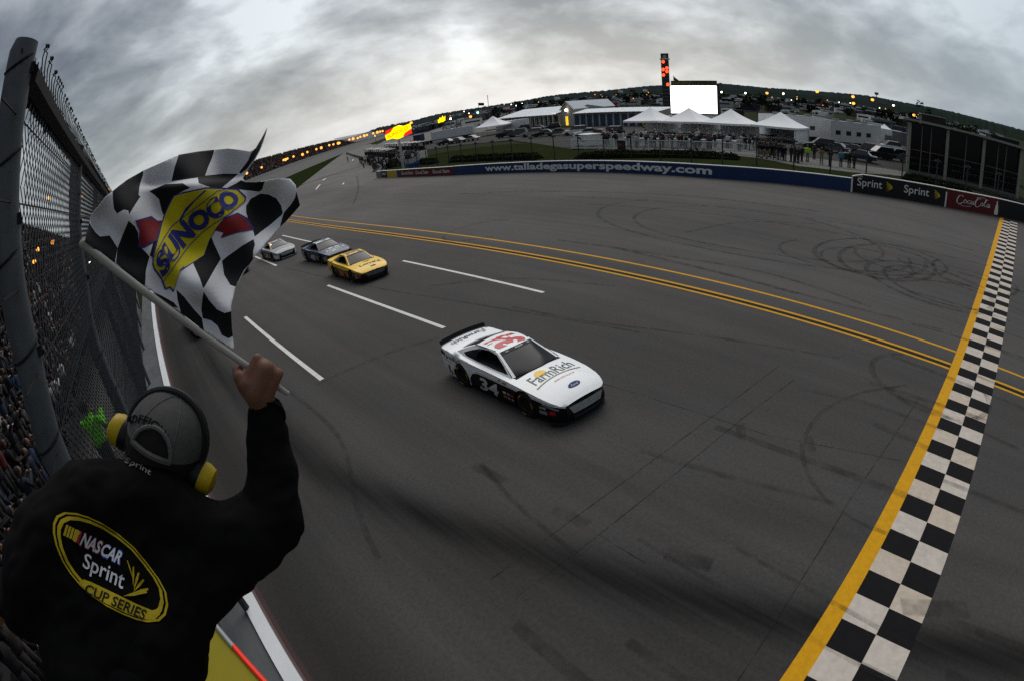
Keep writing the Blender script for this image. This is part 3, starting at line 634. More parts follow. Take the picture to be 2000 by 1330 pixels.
def white_extra(h):
    h['top']('FarmRich', DKB, 1.60, 1.22, -.66, .72, bold=.008, arch=.0)
    h['top']('ALIVE WITH FLAVOR', REDP, 1.86, 1.80, -.25, .45, bold=.0, name='hood_small_lettering')
    q = MB(); z_ = lambda F, L: (F, L, ctop(F, L/lerp(HWB, F))+.005)
    for k in range(12):
        a, b = -.75+.125*k, -.75+.125*(k+1); c = lambda L: 1.72-.10*(1-((L)/.75)**2); q.poly([z_(c(a)+.045, a), z_(c(b)+.045, b), z_(c(b)-.0, b), z_(c(a)-.0, a)], GREEN)
    q.build('hood_swoosh', h['root'])
    q = MB(); q.poly([(1.28+.16*cos(a), -.22+.18*sin(a), ctop(1.28+.16*cos(a), (-.22+.18*sin(a))/.97)+.0045) for a in [2*pi*i/20 for i in range(20)]], YCAR); q.build('hood_sun', h['root'])
    q = MB(); q.poly([(2.22+.075*cos(a), .05+.20*sin(a), ctop(2.22, .05)-.04*cos(a)*1.0+.012) for a in [2*pi*i/20 for i in range(20)]], BLUP); em = q.build('hood_emblem', h['root'])
    h['top']('Ford', NUMW, 2.255, 2.195, -.07, .17, bold=.01, shear=.3, fz=lambda F, L: ctop(2.22, .05)-.04*(F-2.22)/.075+.012, name='emblem_lettering')
    q = MB(); q.box((1.00, -.02, ctop(1.06, 0)+.004), (.03, .34, .012), BODYK); q.build('hood_pin_plate', h['root'])
    h['roof']('34', REDP, .055, .2)
    for s in (-1, 1):
        F0, F1 = (-.45, .42) if s == -1 else (.42, -.45)
        h['side']('34', NUMW, s, F0, F1, .20, .61, .03, .15*(1))
        F0, F1 = (-2.2, -1.25) if s == -1 else (-1.25, -2.2)
        h['side']('FarmRich', DKB, s, F0, F1, .70, .85, .008, 0, name='quarter_lettering')
    q = MB(); letter(q, 'FarmRich', DKB, lambda u, v: (-2.32+.22*v, .60-1.2*u, ctop(-2.2, 0)-.0+.012), .01); q.build('deck_lettering', h['root'])
    q = MB(); letter(q, 'RAGAN', NUMW, lambda u, v: tuple(Vector(windshield(-.16+.42*u, .89+.07*v))+Vector((.014, 0, .02))), .01); q.build('name_lettering', h['root'])
    for u0 in (-.62, .62):
        q = MB(); q.grid(lambda u, v: tuple(Vector(windshield(u0+.16*(u-.5), .885+.07*v))+Vector((.014, 0, .02))), 2, 1, P('strip_blue', (.10, .14, .22))); q.build('strip_emblem', h['root'])
RZC = -pi/2
c_ = T(7.55, 10.02); race_car('white stock car number 34 with black lower sides and red roof numerals, leading', WCAR, white_side, c_, RZC-.02, extra=white_extra)
def yellow_side(s):
    return [([(-1.9, .15), (-1.6, .5), (-.9, .70), (-.3, .64), (.5, .60), (1.4, .66), (2.3, .60), (2.61, .50), (2.61, .1), (-1.9, .1)], DRED), ([(-.9, .2), (-.7, .55), (-.2, .6), (.4, .55), (.6, .2)], BODYK), ([(-2.4, .3), (-2.0, .25), (-1.8, .45), (-2.3, .6)], ORP), ([(1.9, .1), (1.95, .55), (2.61, .5), (2.61, .1)], BODYK)]+decals(seed=9)
def yellow_extra(h):
    h['top']("Love's", BODYK, 1.92, 1.62, -.52, .72, bold=.035); h['top']('Travel Stops', DKB, 2.03, 1.97, -.1, .68, bold=.01, name='hood_small_lettering')
    q = MB(); q.poly([(1.28+.10*b, .12+.24*a, ctop(1.25, .1)+.008) for a, b in ((0, 1), (-.6, .3), (-1, -.3), (-.6, -.9), (0, -.4), (.6, -.9), (1, -.3), (.6, .3))], REDP); q.build('hood_heart', h['root'])
    h['roof']('38', DRED, .03)
    q = MB(); q.box((2.22, .10, ctop(2.2, .1)+.006), (.10, .30, .01), GRP); q.build('hood_emblem', h['root'])
    for s in (-1, 1): h['side']('38', ORP, s, *((-.45, .42) if s == -1 else (.42, -.45)), .2, .58, .03)
c_ = T(10.52, 26.74); race_car("bright yellow stock car with dark lettering across its hood", YCAR, yellow_side, c_, RZC-.03, extra=yellow_extra, grille=M('grille_dark', (.05, .05, .052), .5))
def blue_side(s): return [([(-2.3, .3), (-1.9, .25), (-1.8, .7), (-2.2, .8)], GRP), ([(1.9, .2), (2.4, .2), (2.4, .45), (1.9, .5)], GRP)]+decals(seed=5)
def blue_extra(h):
    h['top']("LOWE'S", LGP, 1.98, 1.72, -.62, .72, bold=.03)
    for L in (-.12, .34):
        q = MB(); q.grid(lambda u, v: (1.28+.25*v, L-.17+.34*u, ctop(1.28+.25*v, (L-.17+.34*u)/.97)+.006), 2, 2, LGP); q.build('hood_patch', h['root'])
    for F, L, w_, h_, c_ in ((1.62, -.62, .16, .12, LGP), (1.60, -.40, .2, .14, GRP), (1.62, .62, .2, .12, LGP), (2.1, -.35, .3, .1, LGP), (2.1, .2, .4, .09, GRP), (1.15, -.5, .25, .12, GRP)):
        q = MB(); q.grid(lambda u, v: (F+h_*v, L+w_*u, ctop(F+h_*v, (L+w_*u)/.97)+.007), 2, 2, c_); q.build('hood_patch', h['root'])
    for s in (-1, 1): h['side']('48', NUMW, s, *((-.45, .42) if s == -1 else (.42, -.45)), .2, .6, .03)
    h['roof']('48', DKB, .03)
c_ = T(11.25, 33.89); race_car("dark blue stock car with pale roof beside the yellow car", BCAR, blue_side, c_, RZC+.03, extra=blue_extra, roofp=LGP, grille=M('grille_dark', (.05, .05, .052)))
def silver_side(s): return [([(-2.4, .2), (-1.4, .2), (-.9, .75), (.5, .7), (1.9, .62), (1.9, .1), (-2.4, .1)], DRED), ([(-.8, .15), (-.6, .6), (.6, .6), (.7, .15)], BODYK)]+decals(seed=6)
def silver_extra(h):
    for s in (1, -1):
        q = MB(); panel(q, [(2.0, .16), (2.55, .16), (2.55, .42), (2.05, .46)], [], .12, lambda F, z: (F, s*(cside(F, z)+.007), z), LGP); q.build('bumper_patch', h['root'])
    q = MB(); q.box((2.70, 0, .10), (.02, 1.1, .03), LGP); q.build('splitter_edge', h['root'])
    h['roof']('24', BODYK, .03)
    q = MB(); q.ball((.35, -.55, 1.19), .045, M('windshield_lamp', (1, .45, .08), emit=6.)); q.build('window_lamp', h['root'])
    for s in (-1, 1): h['side']('24', NUMW, s, *((-.45, .42) if s == -1 else (.42, -.45)), .2, .6, .03)
c_ = T(9.86, 41.9); race_car("silver grey stock car with dark red sides emerging behind the flag", SCAR, silver_side, c_, RZC+.02, extra=silver_extra, roofp=LGP, hoodm=GRP)
c_ = T(6.2, 42.5); race_car("blue stock car almost hidden behind the flag's lower right edge", BCAR, blue_side, c_, RZC, extra=blue_extra)
c_ = T(2.26, 30.2); race_car("pale stock car hidden behind the flag's bottom corner, nearest the wall", SCAR, silver_side, c_, RZC, extra=silver_extra)
# ================================================================ beyond the inner wall
def flat(name, pts, mat, dz=.03, kind='structure', sub=1):
    mb = MB(); n = len(pts)
    V2, _, F2, *_x = delaunay_2d_cdt([Vector((p[0], p[1])) for p in pts]+[Vector((x, y)) for x in range(int(min(p[0] for p in pts)), int(max(p[0] for p in pts)), 6) for y in range(int(min(p[1] for p in pts)), int(max(p[1] for p in pts)), 6) if inside((x, y), [(p[0], p[1]) for p in pts])], [(i, (i+1) % n) for i in range(n)], [], 0, 1e-4)
    for f in F2:
        c = (sum(V2[i].x for i in f)/3, sum(V2[i].y for i in f)/3)
        if inside(c, [(p[0], p[1]) for p in pts]): mb.poly([(V2[i].x, V2[i].y, zg(V2[i].x, V2[i].y)+dz) for i in f], mat)
    return tag(mb.build(name), kind=kind)
GRS = M('lawn_green', (.022, .028, .010), .95, spec=.0, sc=.5, var=.25, c2=(.011, .015, .006)); PAVE = M('paddock_asphalt', (.040, .040, .038), .95, sc=.25, var=.3, c2=(.022, .024, .020), spec=.1); WALK = M('concrete_walkway', (.115, .112, .105), .9, sc=.7, var=.15)
wallback = [iw(LX[745]*.2+i*1.5, 0, -.4) for i in range(int((IWL[-1]-2)/1.5))]
edge = [gp(*p) for p in ((760, 322), (800, 312), (860, 300), (930, 290), (1000, 283), (1100, 281), (1118, 295), (1240, 297), (1380, 301), (1480, 309), (1560, 325), (1660, 337), (1765, 345), (1900, 380), (2000, 410))]
flat('lawn', [(p.x, p.y) for p in wallback]+[(p.x, p.y) for p in reversed(edge)], GRS, .05)
flat('walkway', [(p.x, p.y) for p in [gp(*q) for q in ((1390, 302), (1480, 311), (1560, 327), (1660, 339), (1768, 347), (1768, 338), (1690, 326), (1580, 310), (1480, 298), (1390, 290))]], WALK, .075)
flat('paddock', [(p.x, p.y) for p in [gp(*q) for q in ((1118, 293), (1390, 299), (1768, 340), (1990, 395), (1990, 330), (1700, 262), (1500, 250), (1300, 247), (1100, 252), (900, 263), (800, 285), (800, 300), (900, 285), (1000, 276))]], PAVE, .06)
flat('pit_side_lawn', [(34.6, 107.7), (57.5, 193.7), (100, 262), (138.6, 327.6), (96, 238), (70, 183)], M('far_grass', (.018, .026, .009), .95, spec=.0, sc=.3, var=.2), .05)
LEAF = M('leaf_green', (.024, .034, .010), .9, spec=.0, sc=3, var=.35); LEAFD = M('leaf_dark', (.010, .015, .007), .9, spec=.0, sc=3, var=.3); TRUNK = M('bark', (.05, .04, .03), .9)
def leaves(mb, inside_fn, n, size, lo, hi, rnd, mats):
    k = 0
    while k < n:
        p = Vector([rnd.uniform(a, b) for a, b in zip(lo, hi)])
        if not inside_fn(p): continue
        k += 1; a = Vector((rnd.gauss(0, 1), rnd.gauss(0, 1), rnd.gauss(0, 1))).normalized(); b = a.orthogonal().normalized()*size*rnd.uniform(.5, 1.1); c = a.cross(b).normalized()*size*rnd.uniform(.4, .9)
        mb.poly([p-b, p+c*.7, p+b, p-c*.7], mats[k % len(mats)])
def hedge(px0, py0, px1, py1, h, w, label, seed):
    a, b = gp(px0, py0), gp(px1, py1); L = (b-a).length; ax = (b-a)/L; n = Vector((-ax.y, ax.x, 0)); rnd = random.Random(seed); mb = MB(); mid = (a+b)/2
    o = empty('hedge', mid, 0, label, 'hedge', 'hedges behind the inner wall'); mb2 = MB()
    def lump(t): return h*(.80+.18*noise.noise(Vector((t*.35, seed, 0)))+.10*noise.noise(Vector((t*1.1, seed, 3))))
    mb2.grid(lambda u, v: (a-mid)+ax*L*u+n*w*.36*cos(pi*v)+Vector((0, 0, .86*lump(L*u)*sin(pi*v)**.7*sst(0, .04, u)*sst(1, .96, u))), 60, 8, LEAFD); mb2.build('twigs', o)
    for i in range(int(L*110)):
        t = rnd.uniform(0, L); v = rnd.uniform(.02, .98); hh = lump(t)*min(1, .3+min(t, L-t)/1.2); p = (a-mid)+ax*t+n*(w*.42*cos(pi*v)+rnd.gauss(0, .06))+Vector((0, 0, max(.05, hh*sin(pi*v)**.7+rnd.gauss(0, .07))))
        d = Vector((rnd.gauss(0, 1), rnd.gauss(0, 1), rnd.gauss(0, .7))).normalized(); e = d.orthogonal().normalized()*rnd.uniform(.08, .17); f = d.cross(e).normalized()*rnd.uniform(.05, .11); mb.poly([p-e, p+f, p+e, p-f], (LEAF, LEAFD, LEAF)[i % 3])
    tag(mb.build('foliage', o), kind='stuff'); return o
hedge(882, 318, 1054, 313, .95, 1.7, 'clipped dark green hedge behind the first letters of the blue banner', 1)
hedge(1126, 313, 1444, 314, .9, 1.7, 'long clipped dark green hedge below the white picket fence', 2)
hedge(818, 322, 852, 321, 1.0, 1.6, 'short clipped hedge next to the sign pole', 3)
hedge(1760, 352, 1900, 383, .9, 1.4, 'low dark planting in front of the glass pavilion', 4)
# ---------------------------------------------------------------- catch fence on the infield side
STEEL = M('galvanised_steel', (.10, .105, .11), .6, .3, sc=4, var=.2); STEELD = M('dark_steel', (.035, .037, .04), .6, .2)
cf = empty('catch_fence', iw(40, 0, -1.6), 0, 'tall wire catch fence on t shaped posts behind the banner wall', 'fence')
inv = Matrix.Translation(-Vector(cf.location))
off = lambda l, h: iw(l, h, -1.8)
n_post = int((IWL[-1]-8)/2.9)
for k in range(n_post):
    l = 3+2.9*k; mb = MB(); p = off(l, 0); mb.tube([p, off(l, 3.25)], .055, STEELD, 6); d = (off(l+.1, 0)-off(l-.1, 0)).normalized(); q = off(l, 3.25)
    mb.box(q, (.12, .5, .14), STEELD, atan2(d.y, d.x)+pi/2*0+pi/2); mb.tube([q+Vector((0, 0, .05)), q+Vector((0, 0, .16))], .07, STEELD, 6); o = mb.build('post', cf); o.matrix_parent_inverse = inv
for h in (.9, 1.5, 2.1, 2.7, 3.2):
    mb = MB(); mb.tube([off(3+2.9*k, h) for k in range(n_post)], .014, STEELD, 4); o = mb.build('cable', cf); o.matrix_parent_inverse = inv
mb = MB(); r_ = .003
for k in range(int((n_post-1)*2.9/.33)):
    l = 3+.33*k
    for s_ in (1, -1): mb.tube([off(l+(.9 if s_ < 0 else 0), .6), off(l+(.9 if s_ > 0 else 0), 3.2)], r_, STEELD, 3, False)
o = tag(mb.build('wire_mesh', cf), kind='stuff'); o.matrix_parent_inverse = inv
# ---------------------------------------------------------------- people
SKIN = M('skin', (.19, .105, .068), .6, sc=12, var=.08); HAIR = M('hair_dark', (.02, .015, .012), .8)
CLO = [M('cloth_%d' % i, c, .9, sc=9, var=.15) for i, c in enumerate([(.012, .012, .014), (.02, .022, .03), (.035, .03, .028), (.09, .018, .018), (.015, .03, .07), (.42, .43, .43), (.06, .06, .065), (.13, .06, .02), (.02, .02, .022), (.22, .21, .19)])]
JEAN = M('denim', (.025, .035, .06), .9); KHAKI = M('khaki', (.16, .13, .09), .9); LIME = M('lime_vest', (.34, .62, .02), .7, emit=.0); TEALC = M('teal_jacket', (.03, .20, .24), .8); WHC = M('white_cloth', (.62, .62, .62), .9); TANC = M('tan_jacket', (.24, .17, .06), .9)
_pm = {}
def person_mesh(top, leg, hat, pose):
    k = (top.name, leg.name, hat.name if hat else '', pose)
    if k in _pm: return _pm[k]
    mb = MB(); rnd = random.Random(str(k)); w = .20+rnd.uniform(-.015, .025); z0 = .86
    if pose == 'sit':
        for s in (-1, 1): mb.tube([(0, s*.09, .45), (.40, s*.11, .47), (.43, s*.11, .03)], [.085, .065, .05], leg, 6); mb.box((.49, s*.11, .04), (.24, .09, .08), CLO[0])
        z0 = .43
    else:
        for s in (-1, 1):
            st = .06*s if pose != 'walk' else .16*s
            mb.tube([(0, s*.09, z0+.03), (st*.5+.02, s*.10, .48), (st, s*.11, .07)], [.095, .07, .05], leg, 6); mb.box((st+.05, s*.11, .04), (.26, .09, .08), CLO[0])
    sh = z0+.54
    mb.lathe([(.0, 0), (.15, .0), (.155, .15), (.165, .32), (.19, .44), (.15, .53), (.06, .57), (.05, .62)], (0, 0, z0-.02), (0, 0, 1), top, 8)
    i0 = len(mb.v)-64
    for i in range(i0, len(mb.v)): x, y, z = mb.v[i]; mb.v[i] = (x*.66, y*1.12, z)
    for s in (-1, 1):
        if pose == 'cheer': pts = [(0, s*.20, sh-.04), (.10, s*.30, sh+.10), (.12, s*.24, sh+.36)]
        elif pose == 'phone': pts = [(0, s*.20, sh-.04), (.06, s*.26, sh-.28), (.30, s*.10, sh-.02)]
        else: pts = [(0, s*.21, sh-.04), (-.02, s*.27, sh-.30), (.12 if pose == 'sit' else .04, s*.25, sh-.54)]
        mb.tube(pts, [.065, .052, .042], top, 6); mb.ball(pts[-1], .05, SKIN, 6, 4)
    h = sh+.19
    mb.ball((.02, 0, h), (.10, .082, .125), SKIN, 10, 8); mb.ball((-.012, 0, h+.025), (.10, .088, .12), HAIR if not hat else hat, 10, 8); mb.ball((.118, 0, h-.01), (.02, .014, .022), SKIN, 5, 4)
    if hat: mb.box((.13, 0, h+.06), (.13, .14, .018), hat)
    me = mb.data('person', 'all'); _pm[k] = me; return me
def person(p, face, label, group=None, top=None, leg=None, hat=None, pose='stand', sc=1.0, name='person'):
    o = link(name, person_mesh(top or CLO[0], leg or JEAN, hat, pose)); o.location = p; o.rotation_euler = (0, 0, face); o.scale = (sc,)*3; return tag(o, label, 'person', group)
rnd = random.Random(11)
TOTRK = pi
gfront = 'spectators standing along the walkway'
def front(px, py, label, top, leg=JEAN, hat=None, pose='stand', sc=1.0, grp=None): return person(gp(px, py)+Vector((0, 0, .08)), TOTRK+rnd.uniform(-.5, .5), label, grp, top, leg, hat, pose, sc)
front(1577, 318, 'person in a lime yellow vest on the walkway right of the tents', LIME, KHAKI, None, 'stand', 1.05)
front(1590, 313, 'person in dark clothes and white cap just behind the lime vest', CLO[2], CLO[0], WHC)
front(1604, 323, 'person in tan jacket next to the lime vest on the walkway', TANC, KHAKI, CLO[7], 'phone', 1.03)
front(1621, 327, 'person in black jacket with bent arms between tan and teal jackets', CLO[0], CLO[0], None, 'phone', 1.05)
front(1642, 328, 'person in teal jacket standing alone on the walkway', TEALC, JEAN, CLO[0], 'stand', 1.02)
front(1658, 330, 'person in black with a white hat right of the teal jacket', CLO[0], CLO[0], WHC, 'phone', 1.05)
front(1668, 331, 'person in black coat at the right end of the walkway row', CLO[8], CLO[0], None)
lab_ = 'dark clothed person in the tight group standing at the end of the picket fence'
for px, py in ((1482, 309), (1488, 311), (1493, 308), (1498, 312), (1503, 309), (1508, 313), (1514, 311), (1520, 314), (1527, 315), (1533, 316), (1486, 303), (1496, 303), (1506, 305), (1516, 306), (1526, 308)):
    front(px, py, lab_, rnd.choice([CLO[0], CLO[1], CLO[2], CLO[8]]), rnd.choice([JEAN, CLO[0], KHAKI]), rnd.choice([None, CLO[0]]), rnd.choice(['stand', 'phone', 'stand']), rnd.uniform(.97, 1.05), 'group at the end of the picket fence')
lab_ = 'dark clothed person standing between the tight group and the lime vest'
for px, py in ((1545, 318), (1553, 319), (1559, 321), (1566, 318)): front(px, py, lab_, rnd.choice([CLO[0], CLO[1], CLO[8]]), CLO[0], None, 'stand', rnd.uniform(.98, 1.06), 'group beside the lime vest')
lab_ = 'dark clothed guest on the terrace between the picket fence and the white tents'
for i in range(78):
    px = rnd.uniform(1165, 1478); py = 279+(px-1165)*.026+rnd.uniform(-6, 11)
    top = rnd.choice([CLO[0], CLO[0], CLO[1], CLO[2], CLO[8], CLO[8], CLO[6], CLO[3], CLO[5]]) if i % 9 else WHC
    zone = 'left of the tents' if px < 1222 else 'before the leftmost tent' if px < 1305 else 'before the second tent' if px < 1385 else 'before the third tent'
    cn = {WHC.name: 'white top', CLO[5].name: 'pale top', CLO[3].name: 'dark red top', CLO[6].name: 'grey top'}.get(top.name, 'dark clothes'); where = 'under the canopy' if py < 281+(px-1165)*.026 else 'near the picket fence'
    person(gp(px, py)+Vector((0, 0, .07)), TOTRK+rnd.uniform(-.9, .9), 'guest in %s %s, %s' % (cn, zone, where), 'guests in %s %s, %s' % (cn, zone, where), top, rnd.choice([JEAN, CLO[0], CLO[0]]), rnd.choice([None, None, CLO[0], WHC]), rnd.choice(['stand', 'phone', 'stand', 'stand']), rnd.uniform(.95, 1.05))
lab_ = 'crew member standing in the crowd along pit road'
for i in range(150):
    t = rnd.random()**1.2; p = Vector((43+18*t+rnd.uniform(-1.5, 8), 86+45*t+rnd.uniform(-3, 2), 0)); p.z = zg(p.x, p.y)
    tp_ = rnd.choice([CLO[0], CLO[1], CLO[3], CLO[5], CLO[6], CLO[8], CLO[0], WHC]); cn = {WHC.name: 'white', CLO[5].name: 'pale', CLO[3].name: 'dark red', CLO[6].name: 'grey'}.get(tp_.name, 'dark'); w_ = 'beside the near pit boxes' if t < .3 else 'halfway along the pit boxes' if t < .65 else 'at the far pit boxes'
    person(p, TOTRK+rnd.uniform(-1, 1), 'crew member in %s clothes %s on pit road' % (cn, w_), 'crew in %s clothes %s' % (cn, w_), tp_, rnd.choice([JEAN, CLO[0], CLO[0]]), rnd.choice([None, CLO[0], WHC]), rnd.choice(['stand', 'walk', 'cheer']), rnd.uniform(.97, 1.05))
# ---------------------------------------------------------------- tents
TENT = M('tent_white', (.86, .87, .88), .75, sc=.6, var=.03); POLE = M('tent_pole', (.5, .5, .5), .5, .3)
def tent(c, w, d, eave, peak, rz, label, group=None, walls=()):
    o = empty('tent', c, rz, label, 'tent', group); mb = MB(); hw, hd = w/2, d/2; N = 8
    def roof_(u, v, side):   # one slope of the pyramid, sagging a little
        a = Vector((-hw, -hd, eave)); b = Vector((hw, -hd, eave)); R = Matrix.Rotation(side*pi/2, 3, 'Z')
        if side % 2: a = Vector((-hd, -hw, eave)); b = Vector((hd, -hw, eave))
        e = a+(b-a)*u; p = e+(Vector((0, 0, peak))-e)*v; p.z -= .20*sin(pi*v)*(peak-eave)*.45+.05*sin(pi*u)*(1-v); return R @ p
    for s in range(4):
        m = MB(); m.grid(lambda u, v: roof_(u, v, s), N, N, TENT); m.build('canopy_panel', o, 'all')
        m = MB(); m.grid(lambda u, v: roof_(u, 0, s)+Vector((0, 0, -.28*v-.05*abs(sin(6*pi*u))*v)), 24, 1, TENT); m.build('valance', o)
    for sx in (-1, 1):
        for sy in (-1, 1): m = MB(); m.tube([(sx*hw*.985, sy*hd*.985, 0), (sx*hw*.985, sy*hd*.985, eave)], .04, POLE, 6); m.build('leg', o)
    m = MB(); m.tube([(0, 0, peak-.15), (0, 0, peak+.12)], .03, POLE, 6); m.build('finial', o)
    for side in walls:
        m = MB(); R = Matrix.Rotation(side*pi/2, 3, 'Z'); m.grid(lambda u, v: R @ Vector((-hw+w*u, -hd+.04*sin(20*u), eave*v)), 30, 2, TENT); m.build('side_wall', o)
    return o
tc_ = [gp(1272, 262), gp(1347, 265), gp(1428, 270), gp(1524, 277)]; dd = tc_[3]-tc_[0]; trz = atan2(dd.y, dd.x)
gt = 'white frame tents in a row on the terrace'
labs = ['white peaked tent at the left end of the row, below the screen', 'white peaked tent second from the left, under the screen', 'white peaked tent second from the right in the row', 'white peaked tent at the right end of the row with cloth side wall']
for i, c in enumerate(tc_): tent(c, 6.6+.35*(i == 3), 6.6, 2.45, 4.65, trz, labs[i], gt, ((2,) if i < 3 else (2, 1)))
tent(gp(966, 264), 7.2, 7.2, 2.6, 5.2, .5, 'white peaked tent among parked vehicles left of the garages'); tent(gp(1726, 272), 4.6, 4.6, 2.3, 3.8, .2, 'small white tent beside trucks left of the dark pavilion')
# tables on the terrace
for i in range(9):
    px = 1225+i*30; p = gp(px, 287+i*.9)+Vector((0, 0, .06)); o = empty('cocktail_table', p, 0, 'round cocktail table with white cloth on the tent terrace', 'table', 'tables on the tent terrace')
    m = MB(); m.lathe([(0, 1.08), (.38, 1.08), (.38, 1.05), (.0, 1.04)], (0, 0, 0), (0, 0, 1), WHC, 12); m.build('table_top', o); m = MB(); m.lathe([(.37, 1.05), (.22, .6), (.30, .02)], (0, 0, 0), (0, 0, 1), WHC, 12); m.build('tablecloth', o)
# ---------------------------------------------------------------- white picket fences
PVC = M('white_vinyl', (.62, .63, .62), .6, var=.06)
def picket(pix, h, sp, label):
    P = [gp(*p)+Vector((0, 0, .05)) for p in pix]; o = empty('picket_fence', P[0], 0, label, 'fence'); iv = Matrix.Translation(-P[0]); L = [0.]
    for a, b in zip(P, P[1:]): L.append(L[-1]+(b-a).length)
    def at(l):
        i = 0
        while i < len(L)-2 and L[i+1] < l: i += 1
        return P[i]+(P[i+1]-P[i])*((l-L[i])/(L[i+1]-L[i]))
    k = int(L[-1]/sp)
    for i in range(k+1):
        p = at(i*L[-1]/k); m = MB(); m.box(p+Vector((0, 0, h*.54)), (.13, .13, h*1.08), PVC, .4); m.box(p+Vector((0, 0, h*1.1)), (.17, .17, .05), PVC, .4); q = m.build('post', o); q.matrix_parent_inverse = iv
    for hh in (.14, h*.95):
        m = MB(); m.tube([at(L[-1]*i/20)+Vector((0, 0, hh)) for i in range(21)], .05, PVC, 4); q = m.build('rail', o); q.matrix_parent_inverse = iv
    m = MB(); n = int(L[-1]/.15)
    for i in range(n): p = at(i*.15+.05); m.box(p+Vector((0, 0, h*.54)), (.035, .035, h*.82), PVC, .4)
    q = tag(m.build('pickets', o), kind='stuff'); q.matrix_parent_inverse = iv
picket([(1117, 293), (1240, 296), (1380, 299), (1478, 307)], 1.25, 2.4, 'white picket fence along the front of the tent terrace')
picket([(1160, 277), (1300, 279), (1400, 283), (1475, 287)], 1.1, 2.6, 'white picket fence behind the guests, close to the tents')
m = MB(); p = gp(1216, 297); m.box(p+Vector((-.15, 0, .75)), (.08, 2.0, 1.2), CLO[0], -.45); m.box(p+Vector((-.21, .1, .8)), (.04, 1.2, .25), DRED, -.45); m.box(p+Vector((-.15, 0, .1)), (.3, .1, .2), CLO[0], -.45); one('advertising_board', 'black board with a red strip hung on the picket fence', 'sign', m)
p = gp(1150, 287); o = empty('food_cart', p, -.3, 'white cart with curved black print left of the terrace', 'cart'); m = MB(); m.box((0, 0, 1.0), (2.2, 3.2, 1.5), PVC); m.build('body', o); m = MB(); m.box((0, 2.2, 1.0), (1.6, .9, 1.2), PVC); m.build('cab', o); m = MB(); m.poly([(-1.115, -1.2+2.2*u, .4+1.0*sin(pi*u*.6)) for u in [i/10 for i in range(11)]], CLO[0]); m.build('printed_arc', o)
for y in (-1, 1):
    m = MB(); m.lathe([(0, -.1), (.28, -.1), (.28, .1), (0, .1)], (-.9, y, .28), (1, 0, 0), TYRE, 12); m.build('wheel', o)
# ---------------------------------------------------------------- lit arrow sign on its pole
p = gp(788, 333); o = empty('lit_sign', p, 0, 'lit yellow diamond sign with red arrow ends on a tall pole', 'sign')
m = MB(); m.tube([(0, 0, 0), (0, 0, 5.2)], .19, M('sign_pole', (.42, .44, .46), .6), 10); m.build('pole', o)
e_ = Vector((RIGHT.x, RIGHT.y, 0)).normalized(); c0 = ad(778, 259.5, hypot(p.x-CAM.x, p.y-CAM.y))-p; nrm = Vector((e_.y, -e_.x, 0)); nrm = nrm if nrm.dot(-p) > 0 else -nrm
tilt = radians(13); ex = e_*cos(tilt)+Vector((0, 0, sin(tilt))); ey = -e_*sin(tilt)+Vector((0, 0, cos(tilt))); SGY = M('sign_yellow_lit', (1, .62, .0), emit=1.5); SGR = M('sign_red_lit', (.9, .02, .015), emit=.9); SGL = M('sign_letter_lit', (.75, .36, .0), emit=.5)
def plate(m, pts, mat, d0, d1):
    A = [c0+ex*x+ey*y+nrm*d1 for x, y in pts]; B = [c0+ex*x+ey*y+nrm*d0 for x, y in pts]; m.poly(A, mat); m.poly(B[::-1], mat)
    for i in range(len(pts)): j = (i+1) % len(pts); m.poly([A[i], B[i], B[j], A[j]], mat)
m = MB(); plate(m, [(-2.1, -.38), (-1.1, -.52), (-.4, -1.0), (.35, -1.0), (1.0, -.50), (2.05, -.30), (2.1, .50), (1.1, .55), (.4, 1.0), (-.35, 1.0), (-1.0, .52), (-2.05, .42)], SGY, -.25, .25); m.build('sign_box', o)
m = MB(); plate(m, [(-2.0, .55), (-1.75, 1.1), (-.75, 1.0), (-.62, .75), (-1.0, .56)], SGR, -.15, .15); m.build('arrow_end', o); m = MB(); plate(m, [(2.0, -.42), (1.9, -1.05), (.7, -1.0), (.55, -.86), (1.0, -.56)], SGR, -.15, .15); m.build('arrow_end', o)
m = MB(); letter(m, 'SUNOCO', SGL, lambda u, v: c0+ex*(-1.8+3.6*u)+ey*(-.26+.6*v)+nrm*.26, .02); m.build('lettering', o)
p = gp(806, 330); o = empty('winged_display', p, 0, 'pale half round display with blue print at the foot of the sign pole', 'display'); m = MB(); rz_ = atan2(nrm.y, nrm.x)
f = lambda u, v: nrm*(.8-1.0*(2*u-1)**2)+e_*((2*u-1)*(1.0+.35*v))+Vector((0, 0, .1+1.5*v+.5*v*(2*u-1)**2*(1 if u > .5 else .3))); m.grid(f, 14, 4, lambda u, v: BLUP if v < .4 else M('display_pale', (.40, .41, .42), .6)); m.build('curved_board', o); m = MB(); m.grid(lambda u, v: f(u, v)-nrm*.08, 14, 4, GRP); m.build('backing', o)
p = gp(735, 285); m = MB(); m.tube([p, p+Vector((0, 0, 5.5))], .1, STEEL, 6); m.box(p+Vector((0, 0, 5.9)), (.3, 3.0, 1.2), SGY, -.4); one('small_lit_sign', 'small lit yellow sign far down pit road left of the arrow sign', 'sign', m)
p = gp(868, 268); m = MB(); h0 = 6.2; m.tube([p, p+Vector((0, 0, h0))], .1, STEEL, 6); m.poly([p+Vector((-.3, 0, h0))+e_*x+Vector((0, 0, y)) for x, y in ((-1.4, -.8), (1.3, -.2), (1.5, 1.6), (.9, .9), (.5, 1.8), (.0, .9), (-.6, 1.3), (-.9, .5), (-1.4, .6))], SGY); m.box(p+Vector((0, 0, h0-.3)), (.3, 2.0, .6), SGY, -.8); one('crown_sign', 'lit yellow crown shaped sign behind the long white trailer', 'sign', m)
